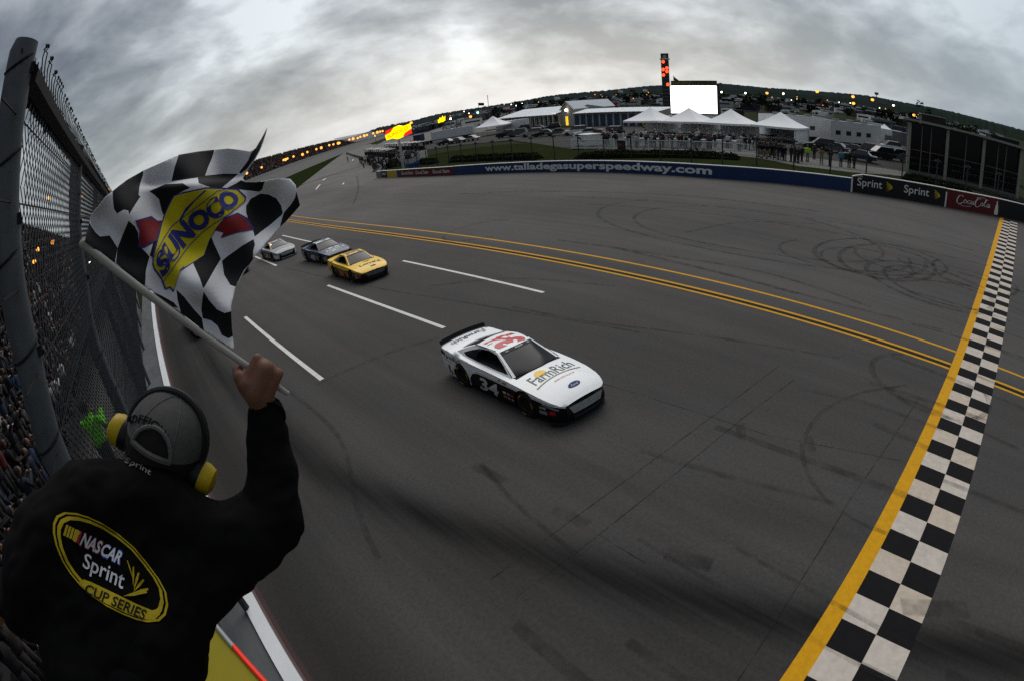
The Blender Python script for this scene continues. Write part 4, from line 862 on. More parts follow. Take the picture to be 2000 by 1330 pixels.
# ---------------------------------------------------------------- vehicles
PAINTS = [M('paint_%s' % n, c, .35, coat=.3, var=.04) for n, c in (('white', (.62, .63, .63)), ('silver', (.30, .31, .32)), ('black', (.012, .012, .014)), ('red', (.20, .015, .015)), ('navy', (.012, .02, .06)), ('grey', (.09, .095, .10)))]
CG = M('vehicle_glass', (.012, .014, .017), .15, spec=.4)
def sedan(p, rz, paint, label, group=None, suv=False, name='parked_car'):
    o = empty(name, p, rz, label, 'car', group); h = 1.0 if suv else .82; r = 1.75 if suv else 1.42; m = MB()
    pr = [(-2.2, .35), (-2.25, .75), (-2.1, h), (-1.2, h+.05), (1.0, h+.02), (1.9, h-.10), (2.25, .7), (2.25, .35)]
    for s in (-1, 1): m.poly([(x, s*.88, z) for x, z in (pr if s > 0 else pr[::-1])], paint)
    for a, b in zip(pr, pr[1:]+pr[:1]): m.poly([(a[0], -.88, a[1]), (b[0], -.88, b[1]), (b[0], .88, b[1]), (a[0], .88, a[1])], paint)
    m.build('body', o)
    cb = [(-2.0 if suv else -1.6, h), (-1.8 if suv else -.9, r-.03), (.1, r), (.95, h)]; m = MB()
    for (a, z), (b, y) in zip(cb, cb[1:]): m.poly([(a, -.80 if z < r-.1 else -.66, z), (b, -.80 if y < r-.1 else -.66, y), (b, .80 if y < r-.1 else .66, y), (a, .80 if z < r-.1 else .66, z)], CG if abs(y-z) > .1 else paint)
    m.build('cabin', o)
    for s in (-1, 1):
        m = MB(); m.poly([(cb[0][0], s*.80, h), (cb[1][0], s*.66, r-.03), (.1, s*.66, r), (.95, s*.80, h)], CG); m.build('side_window', o)
        for x in (-1.35, 1.4): m = MB(); m.lathe([(0, -.1), (.2, -.1), (.33, -.09), (.33, .09), (.2, .1), (0, .1)], (x, s*.82, .33), (0, 1, 0), TYRE, 12); m.build('wheel', o)
        m = MB(); m.box((2.24, s*.6, .68), (.06, .36, .14), GRP); m.build('headlight', o)
    return o
NM = {0: 'white', 1: 'silver', 2: 'black', 3: 'dark red', 4: 'navy blue', 5: 'grey'}
rnd = random.Random(5)
k = 0
for px, py, c, suv, lab in ((1012, 268, 5, 1, 'grey car parked beside the white tent left of the garages'), (1040, 268, 1, 1, 'pale silver wagon parked in front of the garage row'), (1062, 268, 2, 0, 'black car parked just right of the silver wagon'), (1088, 266, 5, 0, 'grey car parked in front of the gable building'), (1124, 265, 0, 1, 'white van like wagon parked below the blue garage doors'),
        (1147, 267, 0, 0, 'white car parked right of the white wagon'), (1170, 270, 3, 0, 'dark red car parked below the blue garage doors'), (1192, 268, 2, 1, 'black wagon parked next to the dark red car'), (1020, 258, 2, 1, 'black wagon in the second row beneath the lamps'), (1050, 257, 3, 0, 'dark red car in the second row beneath the lamps'), (1078, 256, 2, 1, 'black wagon in the second row near the gable building'),
        (895, 281, 5, 0, 'grey car parked against the long white trailer'), (872, 284, 2, 0, 'black car parked left of the grey one by the trailer'), (920, 277, 1, 0, 'silver car parked by the rear of the long white trailer'), (990, 270, 2, 1, 'black wagon parked under the edge of the left tent'), (1600, 296, 2, 1, 'black wagon parked before the long white transporter'), (1630, 300, 5, 0, 'grey car parked before the off white box trailer'), (1662, 303, 2, 0, 'black car parked before the off white box trailer'), (1690, 304, 3, 1, 'dark red wagon parked left of the white pickup like wagon'), (1716, 312, 2, 1, 'black wagon in front of the white pickup like wagon'), (1748, 316, 5, 1, 'grey wagon parked against the pavilion corner'), (1676, 316, 4, 0, 'navy car behind the right end of the walkway'), (1735, 296, 0, 1, 'white pickup like wagon at the right end of the transporters')):
    sedan(gp(px, py)+Vector((0, 0, .06)), rnd.uniform(1.6, 2.4), PAINTS[c], lab, None, suv)
def truck_box(a, b, wid, z0, z1, mat, label, name='trailer', n_ax=3, cab=None, extras=None, group=None):
    d = b-a; L = d.length; rz = atan2(d.y, d.x); o = empty(name, (a+b)/2, rz, label, 'trailer', group); m = MB(); m.box((0, 0, (z0+z1)/2), (L, wid, z1-z0), mat); m.build('box_body', o)
    m = MB(); m.box((0, 0, z0-.12), (L*.96, wid*.8, .22), CLO[0]); m.build('chassis', o); m = MB()
    m.box((0, 0, z1+.03), (L*.99, wid*.97, .06), GRP); m.build('roof', o)
    for i in range(n_ax):
        for s in (-1, 1): m = MB(); m.lathe([(0, -.14), (.3, -.14), (.48, -.12), (.48, .12), (.3, .14), (0, .14)], (L*.30+1.15*i-1.2, s*(wid/2-.2), .48), (0, 1, 0), TYRE, 12); m.build('wheel', o)
    if extras: extras(o, L, wid, z0, z1)
    return o
TRW = M('trailer_white', (.60, .62, .64), .5, sc=1.2, var=.06)
truck_box(gp(846, 281), gp(927, 267), 2.6, .9, 3.3, M('trailer_pale', (.50, .53, .56), .5, sc=1.2), 'long pale trailer parked behind the fence beside the lit sign')
def tractor(p, rz, mat, label):
    o = empty('truck_tractor', p, rz, label, 'truck'); m = MB(); m.box((.3, 0, 2.2), (2.2, 2.4, 2.6), mat); m.build('cab', o); m = MB(); m.box((2.1, 0, 1.5), (1.6, 1.9, 1.2), mat); m.build('bonnet', o); m = MB(); m.box((1.42, 0, 2.6), (.06, 2.0, .8), CG); m.build('windscreen', o); m = MB(); m.box((-2, 0, .9), (3, 1.0, .3), CLO[0]); m.build('chassis', o)
    for x in (2.0, -1.8, -3.0):
        for s in (-1, 1): m = MB(); m.lathe([(0, -.14), (.3, -.14), (.5, -.12), (.5, .12), (.3, .14), (0, .14)], (x, s*1.0, .5), (0, 1, 0), TYRE, 12); m.build('wheel', o)
tractor(gp(822, 286), 2.0, PAINTS[4], 'navy blue truck tractor in front of the long pale trailer')
def rv_extra(o, L, wid, z0, z1):
    for i in range(4):
        m = MB(); m.box((-L*.36+L*.2*i, -wid/2-.01, z0+1.5), (L*.09, .04, .7), CG); m.build('window', o); m = MB(); m.box((-L*.36+L*.2*i, wid/2+.01, z0+1.5), (L*.09, .04, .7), CG); m.build('window', o)
    for i in range(3): m = MB(); m.box((-L*.3+L*.28*i, 0, z1+.22), (1.0, .8, .34), GRP); m.build('roof_unit', o)
truck_box(gp(1488, 276)+Vector((5, 2, 0)), gp(1590, 280)+Vector((8, 2, 0)), 2.8, .7, 4.1, TRW, 'long white transporter behind the right end tent', extras=rv_extra)
truck_box(gp(1596, 284)+Vector((3, 0, 0)), gp(1692, 290)+Vector((3, -.5, 0)), 2.8, .7, 4.0, M('trailer_offwhite', (.52, .53, .53), .5, sc=1.5), 'off white box trailer right of the long transporter', extras=rv_extra)
m = MB(); a_, b_ = gp(1545, 268)+Vector((-2, 0, 0)), gp(1628, 276)+Vector((-2, 0, 0))
o = empty('car_hauler_awning', (a_+b_)/2, atan2((b_-a_).y, (b_-a_).x), 'dark red covered shelter in front of the white transporter', 'shelter'); L_ = (b_-a_).length
m.grid(lambda u, v: (-L_/2+L_*u, -1.4+2.8*v, 2.5+.5*sin(pi*v)), 12, 6, DRED); m.build('cover', o, 'all')
for x in (-1, -.33, .33, 1):
    for y in (-1.3, 1.3): m = MB(); m.tube([(x*L_*.48, y, 0), (x*L_*.48, y, 2.55)], .05, STEEL, 6); m.build('leg', o)
for i, (px, py, rz, c, lab) in enumerate(((1728, 284, .2, 0, 'white delivery truck beside the small white tent'), (1760, 292, .1, 5, 'grey box truck against the left side of the dark pavilion'), (1700, 262, .3, 0, 'white box truck behind the off white trailer'), (1752, 268, .3, 4, 'navy truck behind the small white tent'), (1660, 258, .3, 5, 'grey motorhome behind the transporters'), (1600, 246, .3, 1, 'silver motorhome behind the long white transporter'))):
    p = gp(px, py); o = empty('box_truck', p, rz+1.2, lab, 'truck'); m = MB(); m.box((-.8, 0, 2.0), (4.6, 2.3, 2.6), PAINTS[c]); m.build('box_body', o); m = MB(); m.box((2.3, 0, 1.4), (1.7, 2.0, 1.6), PAINTS[c if c else 1]); m.build('cab', o); m = MB(); m.box((3.13, 0, 1.75), (.06, 1.8, .6), CG); m.build('windscreen', o)
    for x in (2.3, -2.0):
        for s in (-1, 1): m = MB(); m.lathe([(0, -.14), (.42, -.14), (.42, .14), (0, .14)], (x, s*.95, .42), (0, 1, 0), TYRE, 12); m.build('wheel', o)
# bus with a red glow
p = gp(1002, 258); o = empty('coach', p, 1.9, 'white coach with red lit destination panel left of the garages', 'bus'); m = MB(); m.box((0, 0, 1.8), (9, 2.5, 2.9), TRW); m.build('body', o); m = MB(); m.box((4.52, 0, 2.9), (.06, 2.0, .7), M('red_lit', (1, .03, .03), emit=1.6)); m.build('destination_panel', o); m = MB(); m.box((0, -1.26, 2.2), (8, .04, .9), CG); m.build('window_band', o); m = MB(); m.box((4.53, 0, 1.9), (.04, 2.2, 1.0), CG); m.build('windscreen', o)
# pit boxes
rnd = random.Random(8)
for i in range(24):
    t = (i%12)/11.5; p = Vector((45.5+19*t+5.5*(i//12), 87+50*t-1.0*(i//12), 0)); p.z = zg(p.x, p.y); c = rnd.choice([0, 2, 3, 4, 0, 5]); o = empty('pit_box', p, 1.15, 'tool cart with roof in the %s row beside pit road' % ('near' if i < 12 else 'back'), 'cart', 'pit boxes along pit road')
    m = MB(); m.box((0, 0, .8), (2.6, 1.4, 1.3), PAINTS[c]); m.build('tool_chest', o); m = MB(); m.box((0, 0, 3.1), (2.4, 1.7, .12), PAINTS[rnd.choice([0, 2, 2, 5])]); m.build('roof', o)
    for sx in (-1, 1):
        for sy in (-1, 1): m = MB(); m.tube([(sx*1.1, sy*.65, 1.4), (sx*1.1, sy*.65, 3.05)], .04, STEEL, 5); m.build('roof_post', o)
    m = MB(); m.box((.2, 0, 1.9), (.5, 1.2, .8), CLO[0]); m.build('seat_row', o)
# pit wall
m = MB(); pw = [(40, 79), (44, 86), (53, 107), (63, 131), (92, 205), (130, 300)]
for a, b in zip(pw, pw[1:]):
    d = Vector((b[0]-a[0], b[1]-a[1], 0)); m.box(((a[0]+b[0])/2-1.2, (a[1]+b[1])/2, zg(*a)+.4), (d.length, .3, .8), CONC, atan2(d.y, d.x))
one('pit_wall', 'low concrete pit wall running away behind the crews', 'wall', m)
m = MB(); c = Vector((47, 178, 0)); 
g_ = gp(1100, 330)
def stripe_far(a, b, w): strip(m, [gp(*a), gp(*b)], w, WHT, .06)
stripe_far((670, 362), (690, 312), .3); stripe_far((617, 372), (625, 362), .35); stripe_far((631, 354), (636, 350), .5); tag(m.build('pit_lane_line'), kind='structure')
o = person(gp(680, 318), 0, 'marshal in lime jacket standing far down pit road', None, LIME, CLO[0], None, 'stand', 1.5)
# ---------------------------------------------------------------- garages, screen, pylon
WALLW = M('garage_wall', (.36, .355, .33), .8, sc=1.2, var=.1); ROOFM = M('metal_roof', (.46, .51, .55), .45, .2, sc=.8, var=.08); DOORB = M('door_blue', (.025, .045, .12), .6); DOORD = M('door_dark', (.03, .03, .032), .7); TRIM = M('garage_trim', (.10, .10, .10), .7)
def seam_roof(m, A, B, C, D, n):
    for i in range(n):
        u0, u1 = i/n, (i+.94)/n; m.poly([A+(B-A)*u0, A+(B-A)*u1, D+(C-D)*u1, D+(C-D)*u0], ROOFM)
def garage(a, b, h, depth, rise, label, doors, door_mat, posts=False, eave=.8):
    d = (b-a); L = d.length; ex_ = d/L; n_ = Vector((-ex_.y, ex_.x, 0)); n_ = n_ if n_.dot(a) > 0 else -n_   # away from the camera
    o = empty('garage_building', a, 0, label, 'building'); Z = Vector((0, 0, 1)); P = lambda u, v, z: ex_*(L*u)+n_*v+Z*z
    m = MB(); m.poly([P(0, 0, 0), P(1, 0, 0), P(1, 0, h), P(0, 0, h)], WALLW); m.poly([P(0, 0, 0), P(0, depth, 0), P(0, depth, h), P(0, depth/2, h+rise), P(0, 0, h)], WALLW); m.poly([P(1, 0, 0), P(1, depth, 0), P(1, depth, h), P(1, depth/2, h+rise), P(1, 0, h)], WALLW); m.poly([P(0, depth, 0), P(1, depth, 0), P(1, depth, h), P(0, depth, h)], WALLW); m.build('wall', o)
    m = MB(); seam_roof(m, P(0, -eave, h-.1), P(1, -eave, h-.1), P(1, depth/2, h+rise+.05), P(0, depth/2, h+rise+.05), max(6, int(L/1.2))); m.build('roof', o); m = MB(); seam_roof(m, P(0, depth/2, h+rise+.05), P(1, depth/2, h+rise+.05), P(1, depth+eave, h-.1), P(0, depth+eave, h-.1), 8); m.build('roof', o)
    m = MB(); m.tube([P(0, -eave, h-.12), P(1, -eave, h-.12)], .12, TRIM, 4); m.build('gutter', o)
    for i in range(doors):
        c = (i+.5)/doors; w = L/doors*.36; q = MB(); uu = w/L
        q.poly([P(c-uu, -.06, 0), P(c+uu, -.06, 0), P(c+uu, -.06, h*.84), P(c-uu, -.06, h*.84)], door_mat); dr = q.build('door', o)
        for k in (1, 2, 3): q = MB(); q.box(P(c, -.09, h*.21*k), (2*w, .03, .05), TRIM, atan2(ex_.y, ex_.x)); q.build('door_rib', dr)
    if posts:
        for i in range(doors+1): q = MB(); q.tube([P(i/doors, -eave*.9, 0), P(i/doors, -eave*.9, h-.15)], .10, PVC, 5); q.build('post', o)
    return o
A0, A1 = gp(1122, 248), gp(1292, 249)
garage(A0, A1, 3.5, 8, .8, 'white roofed garage with a row of blue doors below the tower', 12, DOORB)
garage(gp(984, 249)+Vector((-6, -6, 0)), gp(1092, 248)+Vector((2, 2, 0)), 3.5, 18, 2.0, 'long low garage with dark open bays left of the gable building', 15, DOORD, True, 2.0)
# gable ended building
p0, p1 = gp(1098, 247)+Vector((1, 1, 0)), gp(1124, 247)+Vector((1, 1, 0)); ex_ = (p1-p0).normalized(); n_ = Vector((-ex_.y, ex_.x, 0)); n_ = n_ if n_.dot(p0) > 0 else -n_
o = empty('gable_building', p0, 0, 'gable ended building with lit yellow doorway between the garages', 'building'); w_ = (p1-p0).length; Z = Vector((0, 0, 1)); bk = ad(1200, 205, 186)-p1; bk.z = 0; hh = 4.6; ri = 2.2
m = MB(); m.poly([Vector(), ex_*w_, ex_*w_+Z*hh, ex_*w_*.5+Z*(hh+ri), Z*hh], WALLW); m.poly([ex_*w_, ex_*w_+bk, ex_*w_+bk+Z*hh, ex_*w_+Z*hh], WALLW); m.poly([bk, Vector(), Z*hh, bk+Z*hh], WALLW); m.poly([ex_*w_+bk, bk, bk+Z*hh, bk+ex_*w_*.5+Z*(hh+ri), ex_*w_+bk+Z*hh], WALLW); m.build('wall', o)
m = MB(); seam_roof(m, ex_*(w_+.5)+Z*(hh-.2)-n_*.4, ex_*(w_+.5)+bk+Z*(hh-.2), ex_*w_*.5+bk+Z*(hh+ri+.1), ex_*w_*.5+Z*(hh+ri+.1)-n_*.4, 30); m.build('roof', o); m = MB(); seam_roof(m, ex_*-.5+Z*(hh-.2)-n_*.4, ex_*-.5+bk+Z*(hh-.2), ex_*w_*.5+bk+Z*(hh+ri+.1), ex_*w_*.5+Z*(hh+ri+.1)-n_*.4, 30); m.build('roof', o)
m = MB(); c = ex_*w_*.42-n_*.06; m.poly([c-ex_*.8+Z*.1, c+ex_*.8+Z*.1, c+ex_*.8+Z*2.6, c-ex_*.8+Z*2.6], M('lit_doorway', (1, .50, .02), emit=1.0)); m.build('lit_door', o)
LAMPW = M('lamp_white', (1, .88, .62), emit=6); LAMPO = M('lamp_orange', (1, .36, .06), emit=1.7); LAMPP = M('lamp_pink', (1, .62, .60), emit=3); LAMPY = M('lamp_amber', (1, .40, .05), emit=1.8)
m = MB(); m.ball(ex_*w_*.5-n_*.4+Z*4.4, .38, LAMPW); m.build('wall_lamp', o)
def wall_lamp(px, py, dist, r, mat, label):
    p = ad(px, py, dist); m = MB(); m.ball((0, 0, 0), r, mat, 8, 6); b = Vector(p); o = empty('lamp', (p.x, p.y, zg(p.x, p.y)), 0, label, 'lamp', None); h = p.z-zg(p.x, p.y)
    q = MB(); q.tube([(0, 0, 0), (0, 0, max(.1, h-.1))], .07, STEELD, 5); q.build('post', o); q = MB(); q.ball((0, 0, h), (r, r, r*.9), mat, 8, 6); q.build('lamp_head', o); q = MB(); q.lathe([(0, h+r*.9+.05), (r*.7, h+r*.8), (r*.75, h+r*.7)], (0, 0, 0), (0, 0, 1), STEELD, 8); q.build('hood', o); return o
wall_lamp(1028, 229, 200, .55, LAMPP, 'glaring pinkish lamp at the middle of the long low garage'); wall_lamp(1081, 224, 172, .60, LAMPP, 'glaring pinkish lamp left of the gable building'); wall_lamp(988, 232, 235, .55, LAMPW, 'white lamp at the far end of the long low garage')
# giant screen
d_ = 112.; q0, q1 = ad(1311, 222, d_+1.5), ad(1401, 222, d_-1.5); ex_ = (q1-q0); ex_.z = 0; W_ = ex_.length; ex_.normalize(); n_ = Vector((ex_.y, -ex_.x, 0)); n_ = n_ if n_.dot(-q0) > 0 else -n_; zb = zg(q0.x, q0.y); Z = Vector((0, 0, 1)); H_ = 5.75
o = empty('giant_screen', (q0.x, q0.y, zb), 0, 'glowing white giant video screen on a printed base', 'screen'); b0 = q0.z-zb
m = MB(); c = ex_*W_/2+Z*(b0+H_/2)+n_*-.6; m.box(c, (W_+.35, 1.0, H_+.4), CLO[0], atan2(ex_.y, ex_.x)); m.build('cabinet', o)
SCR = M('screen_light', (.96, .95, 1), emit=2.6); m = MB(); m.poly([Z*b0, ex_*W_+Z*b0, ex_*W_+Z*(b0+H_), Z*(b0+H_)], SCR); m.build('lit_panel', o)
m = MB(); m.box(ex_*(W_*.5+.15)+Z*(b0+H_+.62), (W_*.96, .8, .85), M('header_olive', (.05, .05, .025), .7), atan2(ex_.y, ex_.x)); m.build('header_board', o)
m = MB(); letter(m, 'AARON\'S', M('header_print', (.22, .18, .02), .7), lambda u, v: ex_*(.5+4.0*u)+Z*(b0+H_+.34+.5*v)+n_*.42, .02); m.build('header_lettering', o)
BASEW = M('screen_base_white', (.62, .61, .58), .7, sc=.8, var=.06)
m = MB(); m.box(ex_*(W_*.62)+Z*(b0/2-.2)-n_*.1, (W_*1.42, 1.6, b0-.5), BASEW, atan2(ex_.y, ex_.x)); m.build('base', o)
f = lambda x, z, k=.72: ex_*x+Z*z+n_*k
m = MB(); m.poly([f(-2.6+3.6*cos(a), b0-2.2+1.9*sin(a), .74) for a in [2*pi*i/32 for i in range(32)]], BKB); m.build('oval_emblem', o); m = MB(); ring = [2*pi*i/32 for i in range(33)]
for a, b in zip(ring, ring[1:]): m.poly([f(-2.6+3.3*cos(a), b0-2.2+1.7*sin(a), .76), f(-2.6+3.3*cos(b), b0-2.2+1.7*sin(b), .76), f(-2.6+3.0*cos(b), b0-2.2+1.45*sin(b), .76), f(-2.6+3.0*cos(a), b0-2.2+1.45*sin(a), .76)], YLB)
m.build('oval_ring', o); m = MB(); m.box(f(-3.4, b0/2-.6, -.1), (4.6, 1.5, b0-1.2), BASEW, atan2(ex_.y, ex_.x)); m.build('base', o)
m = MB(); letter(m, 'Sprint', CLO[0], lambda u, v: f(5.2+3.7*u, b0-2.7+1.25*v, .74), .01); m.build('base_lettering', o)
m = MB()
for k in range(5): t = k/4; m.poly([f(9.4+1.4*u, b0-2.6+1.5*v, .74) for u, v in ((.1*t, 1-t), (.1+.1*t, .85-.8*t), (1, .5-.2*t), (.92, .6-.2*t))], YLB)
m.build('wing_emblem', o)
p = ad(1316, 160, 114); m = MB(); bz = zg(p.x, p.y); m.tube([(p.x, p.y, bz), (p.x, p.y, p.z+1.2)], .05, STEEL, 5); m.grid(lambda u, v: Vector((p.x, p.y, p.z+1.1-.8*v-1.2*u))+ex_*(1.3*u)+n_*(.15*sin(5*u)), 6, 3, CLO[6]); one('flag_on_mast', 'small grey flag on a mast left of the screen header', 'flag', m)
# scoring pylon
p = ad(1302, 200, 235); p.z = zg(p.x, p.y); o = empty('scoring_pylon', p, atan2(-p.y, -p.x), 'tall black scoring tower with red lit numbers left of the screen', 'tower'); PH = 24.5-p.z+.3
top_ = ad(1294.5, 106, 235).z-p.z; m = MB(); m.box((0, 0, top_/2), (2.9, 3.1, top_), M('pylon_black', (.020, .024, .026), .6)); m.build('shaft', o); m = MB(); m.box((0, 0, top_*.905), (3.3, 3.9, .45), M('pylon_ring', (.55, .62, .50), .6)); m.build('walkway', o)
m = MB(); m.poly([(1.46, 0+.75*cos(a), top_*.945+.75*sin(a)) for a in [2*pi*i/18 for i in range(18)]], GRP); m.build('round_emblem', o); RL = M('pylon_red', (1, .06, .015), emit=2.4)
for y, t in ((-.7, .855), (.75, .745), (-.85, .72), (.75, .685), (-.85, .625), (.85, .46)):
    m = MB(); m.poly([(1.47, y*.9+.62*cos(a), top_*t+.72*sin(a)) for a in [2*pi*i/14 for i in range(14)]], RL); m.build('lit_number', o)
for t in [i/16 for i in range(1, 15)]: m = MB(); m.box((1.46, 0, top_*t), (.06, 2.9, .08), GRP); m.build('panel_joint', o)
# ---------------------------------------------------------------- dark glass pavilion at the right
PVC2 = M('pavilion_column', (.26, .25, .225), .8, sc=2, var=.12); b0, b1 = gp(1771, 338), gp(1984, 388); ex_ = (b1-b0).normalized(); L_ = (b1-b0).length; n_ = Vector((ex_.y, -ex_.x, 0)); n_ = n_ if n_.dot(-b0) > 0 else -n_; rz_ = atan2(ex_.y, ex_.x); Hb = 6.0
o = empty('glass_pavilion', b0, 0, 'dark glazed pavilion with pale columns and flat roof at right', 'building'); f = lambda u, d, z: ex_*(L_*u)+n_*d+Vector((0, 0, z)); PG = M('pavilion_glass', (.008, .008, .009), .1, spec=.25)
m = MB(); m.box(f(.5, -3.2, Hb/2), (L_*.97, 6.0, Hb-.3), M('pavilion_core', (.014, .014, .014), .8), rz_); m.build('core', o)
m = MB(); m.poly([f(-.06, .9, Hb), f(1.04, .9, Hb-.25), f(1.04, -7, Hb-.25), f(-.06, -7, Hb)], PVC2); m.poly([f(-.06, .9, Hb), f(1.04, .9, Hb-.25), f(1.04, .9, Hb-.0), f(-.06, .9, Hb+.25)], PVC2); m.poly([f(-.06, .9, Hb+.25), f(1.04, .9, Hb), f(1.04, -7, Hb), f(-.06, -7, Hb+.25)], PVC2); m.poly([f(-.06, .9, Hb), f(-.06, -7, Hb), f(-.06, -7, Hb+.25), f(-.06, .9, Hb+.25)], PVC2); m.build('roof_slab', o)
cols = [0, .33, .655, 1.0]
for u in cols: m = MB(); m.box(f(u, .25, Hb/2-.1), (.34, .34, Hb-.2), PVC2, rz_); m.build('column', o)
for u in (.11, .19, .5, .79, .865): m = MB(); m.box(f(u, .0, Hb/2-.1), (.10, .10, Hb-.3), M('mullion', (.13, .13, .12), .7), rz_); m.build('mullion', o)
m = MB(); m.box(f(.5, .0, Hb*.46), (L_, .07, .07), M('mullion', (.13, .13, .12)), rz_); m.build('transom', o)
us = [0, .11, .19, .33, .5, .655, .79, .865, 1.0]
for a, b in zip(us, us[1:]):
    for z0, z1 in ((.3, Hb*.46-.04), (Hb*.46+.04, Hb-.2)): m = MB(); m.box(f((a+b)/2, -.06, (z0+z1)/2), (L_*(b-a)-.12, .03, z1-z0), PG, rz_); m.build('glass_pane', o)
m = MB(); m.box(f(.5, .1, .2), (L_, .5, .4), WALK, rz_); m.build('plinth', o)
a_ = ad(1820, 240, 80); a_.z = zg(a_.x, a_.y); m = MB(); m.box((0, 0, 3.6), (3.2, 3.4, 7.2), CLO[2]); o = empty('dark_block', a_, rz_, 'dark block building rising behind the pavilion roof', 'building'); m.build('wall', o); m = MB(); m.box((0, 0, 7.25), (3.4, 3.6, .12), GRP); m.build('roof', o)
a_ = ad(1958, 268, 90); a_.z = zg(a_.x, a_.y); m = MB(); m.box((0, 0, 3.2), (4.5, 4, 6.6), CLO[8]); o = empty('dark_block', a_, rz_, 'second dark block behind the right end of the pavilion roof', 'building'); m.build('wall', o); m = MB(); m.box((0, 0, 6.55), (4.7, 4.2, .12), CLO[6]); m.build('roof', o)
def tree(p, h, r, label, group=None, seed=1, leaf=(LEAF, LEAFD), n=260, size=.32, name='tree', trunk=.3):
    o = empty(name, p, 0, label, 'tree', group); m = MB(); rn = random.Random(seed); m.tube([(0, 0, 0), (.05*h, 0, h*.4), (.02*h, .03*h, h*.75)], [.05*h*trunk*2, .03*h, .012*h], TRUNK, 6)
    for k in range(5): a = k*1.3; m.tube([(.04*h, 0, h*(.35+.07*k)), (r*.6*cos(a), r*.6*sin(a), h*(.6+.06*k))], [.02*h, .006*h], TRUNK, 5)
    m.build('trunk', o); m = MB(); blobs = [(Vector((r*.55*cos(1.9*k+seed), r*.55*sin(1.9*k+seed), h*(.52+.08*k))), r*rn.uniform(.45, .7)) for k in range(6)]
    leaves(m, lambda q: any((q-c).length < rr*(.8+.3*noise.noise(q*1.5)) for c, rr in blobs), n, size, (-1.3*r, -1.3*r, h*.25), (1.3*r, 1.3*r, h*1.15), rn, leaf); tag(m.build('crown', o), kind='stuff'); return o
a_ = ad(1804, 214, 84); a_.z = zg(a_.x, a_.y); tree(a_, ad(1804, 196, 84).z-a_.z, 1.5, 'thin topped tree standing above the dark block building', seed=4, n=160, size=.25)
# ---------------------------------------------------------------- far infield: campers, lamps, trees, hills
rnd = random.Random(21)
_rv = {}
def camper_mesh(kind, c):
    k = (kind, c)
    if k in _rv: return _rv[k]
    m = MB(); pt = PAINTS[c]; Lh = {'rv': (9, 2.6, 3.2), 'van': (5.4, 2.1, 2.2), 'car': (4.5, 1.8, 1.3)}[kind]
    m.box((0, 0, Lh[2]/2+.35), (Lh[0], Lh[1], Lh[2]), pt)
    for s in (-1, 1):
        m.box((Lh[0]*.02, s*(Lh[1]/2+.01), Lh[2]*.62+.35), (Lh[0]*.74, .03, Lh[2]*.24), CG)
        for x in (-.3, .32): m.lathe([(0, -.12), (.4, -.12), (.4, .12), (0, .12)], (x*Lh[0], s*(Lh[1]/2-.1), .4), (0, 1, 0), TYRE, 8)
    m.box((Lh[0]/2+.01, 0, Lh[2]*.66+.35), (.03, Lh[1]*.85, Lh[2]*.3), CG); m.box((-Lh[0]*.1, 0, Lh[2]+.47), (1.2, .9, .25), GRP)
    _rv[k] = m.data('camper'); return _rv[k]
def camper(p, rz, kind, c, label, group):
    o = link({'rv': 'motorhome', 'van': 'van', 'car': 'parked_car'}[kind], camper_mesh(kind, c)); o.location = p; o.rotation_euler = (0, 0, rz); tag(o, label, {'rv': 'motorhome', 'van': 'van', 'car': 'car'}[kind], group)
KN = {'rv': 'motorhome', 'van': 'van', 'car': 'car'}
cnt = 0
while cnt < 285:
    az = radians(rnd.uniform(3, 58)); r = 185*(700/185)**rnd.random(); x, y = r*cos(az), r*sin(az)
    if math.degrees(az) > 30 and r < 250: continue
    cnt += 1; hx = proj((x, y, zg(x, y)))[0]; zone = ('nearer rows' if r < 300 else 'far rows')+(' behind the garages' if hx < 1300 else ' right of the screen' if hx < 1480 else ' above the transporters' if hx < 1640 else ' under the amber floodlights' if hx < 1780 else ' behind the pavilion'); kd = rnd.choice(['rv', 'rv', 'van', 'car', 'car', 'rv']); c = rnd.choice([0, 0, 1, 1, 5, 2, 4, 2, 3])
    camper((x, y, zg(x, y)), rnd.uniform(0, 6.3), kd, c, '%s %s in the infield camping ground, %s' % (NM[c], KN[kd], zone), '%s %ss in the camping ground, %s' % (NM[c], KN[kd], zone))
for px, py, d, mt, lab in ((1409, 181, 330, LAMPW, 'white field lamp right of the giant screen'), (1498, 183, 330, LAMPO, 'orange field lamp above the transporters'), (1456, 183, 380, LAMPW, 'small white field lamp between screen and orange lamp'), (1530, 184, 380, LAMPW, 'pale field lamp right of the orange lamp'), (1596, 180, 300, LAMPY, 'amber floodlight above the white transporter'), (1666, 190, 300, LAMPY, 'bright amber floodlight, upper of the close pair'), (1667, 203, 260, LAMPY, 'amber floodlight, lower of the close pair'),
        (1704, 196, 300, LAMPY, 'amber floodlight right of the close pair'), (1745, 207, 300, LAMPW, 'small lamp above the navy truck'), (1785, 226, 170, LAMPO, 'orange floodlight next to the pavilion roof corner'), (803, 241, 300, LAMPO, 'orange lamp just above the lit arrow sign'), (919, 229, 330, LAMPO, 'orange lamp above the long pale trailer'), (880, 233, 330, LAMPW, 'small white lamp over the long pale trailer'), (933, 221, 330, M('lamp_green', (.3, 1, .6), emit=5), 'small greenish lamp above the small left tent')):
    wall_lamp(px, py, d, d*(.0029 if mt is LAMPY else .0027 if mt is LAMPO else .0018), mt, lab)
m = MB(); rnd = random.Random(51)
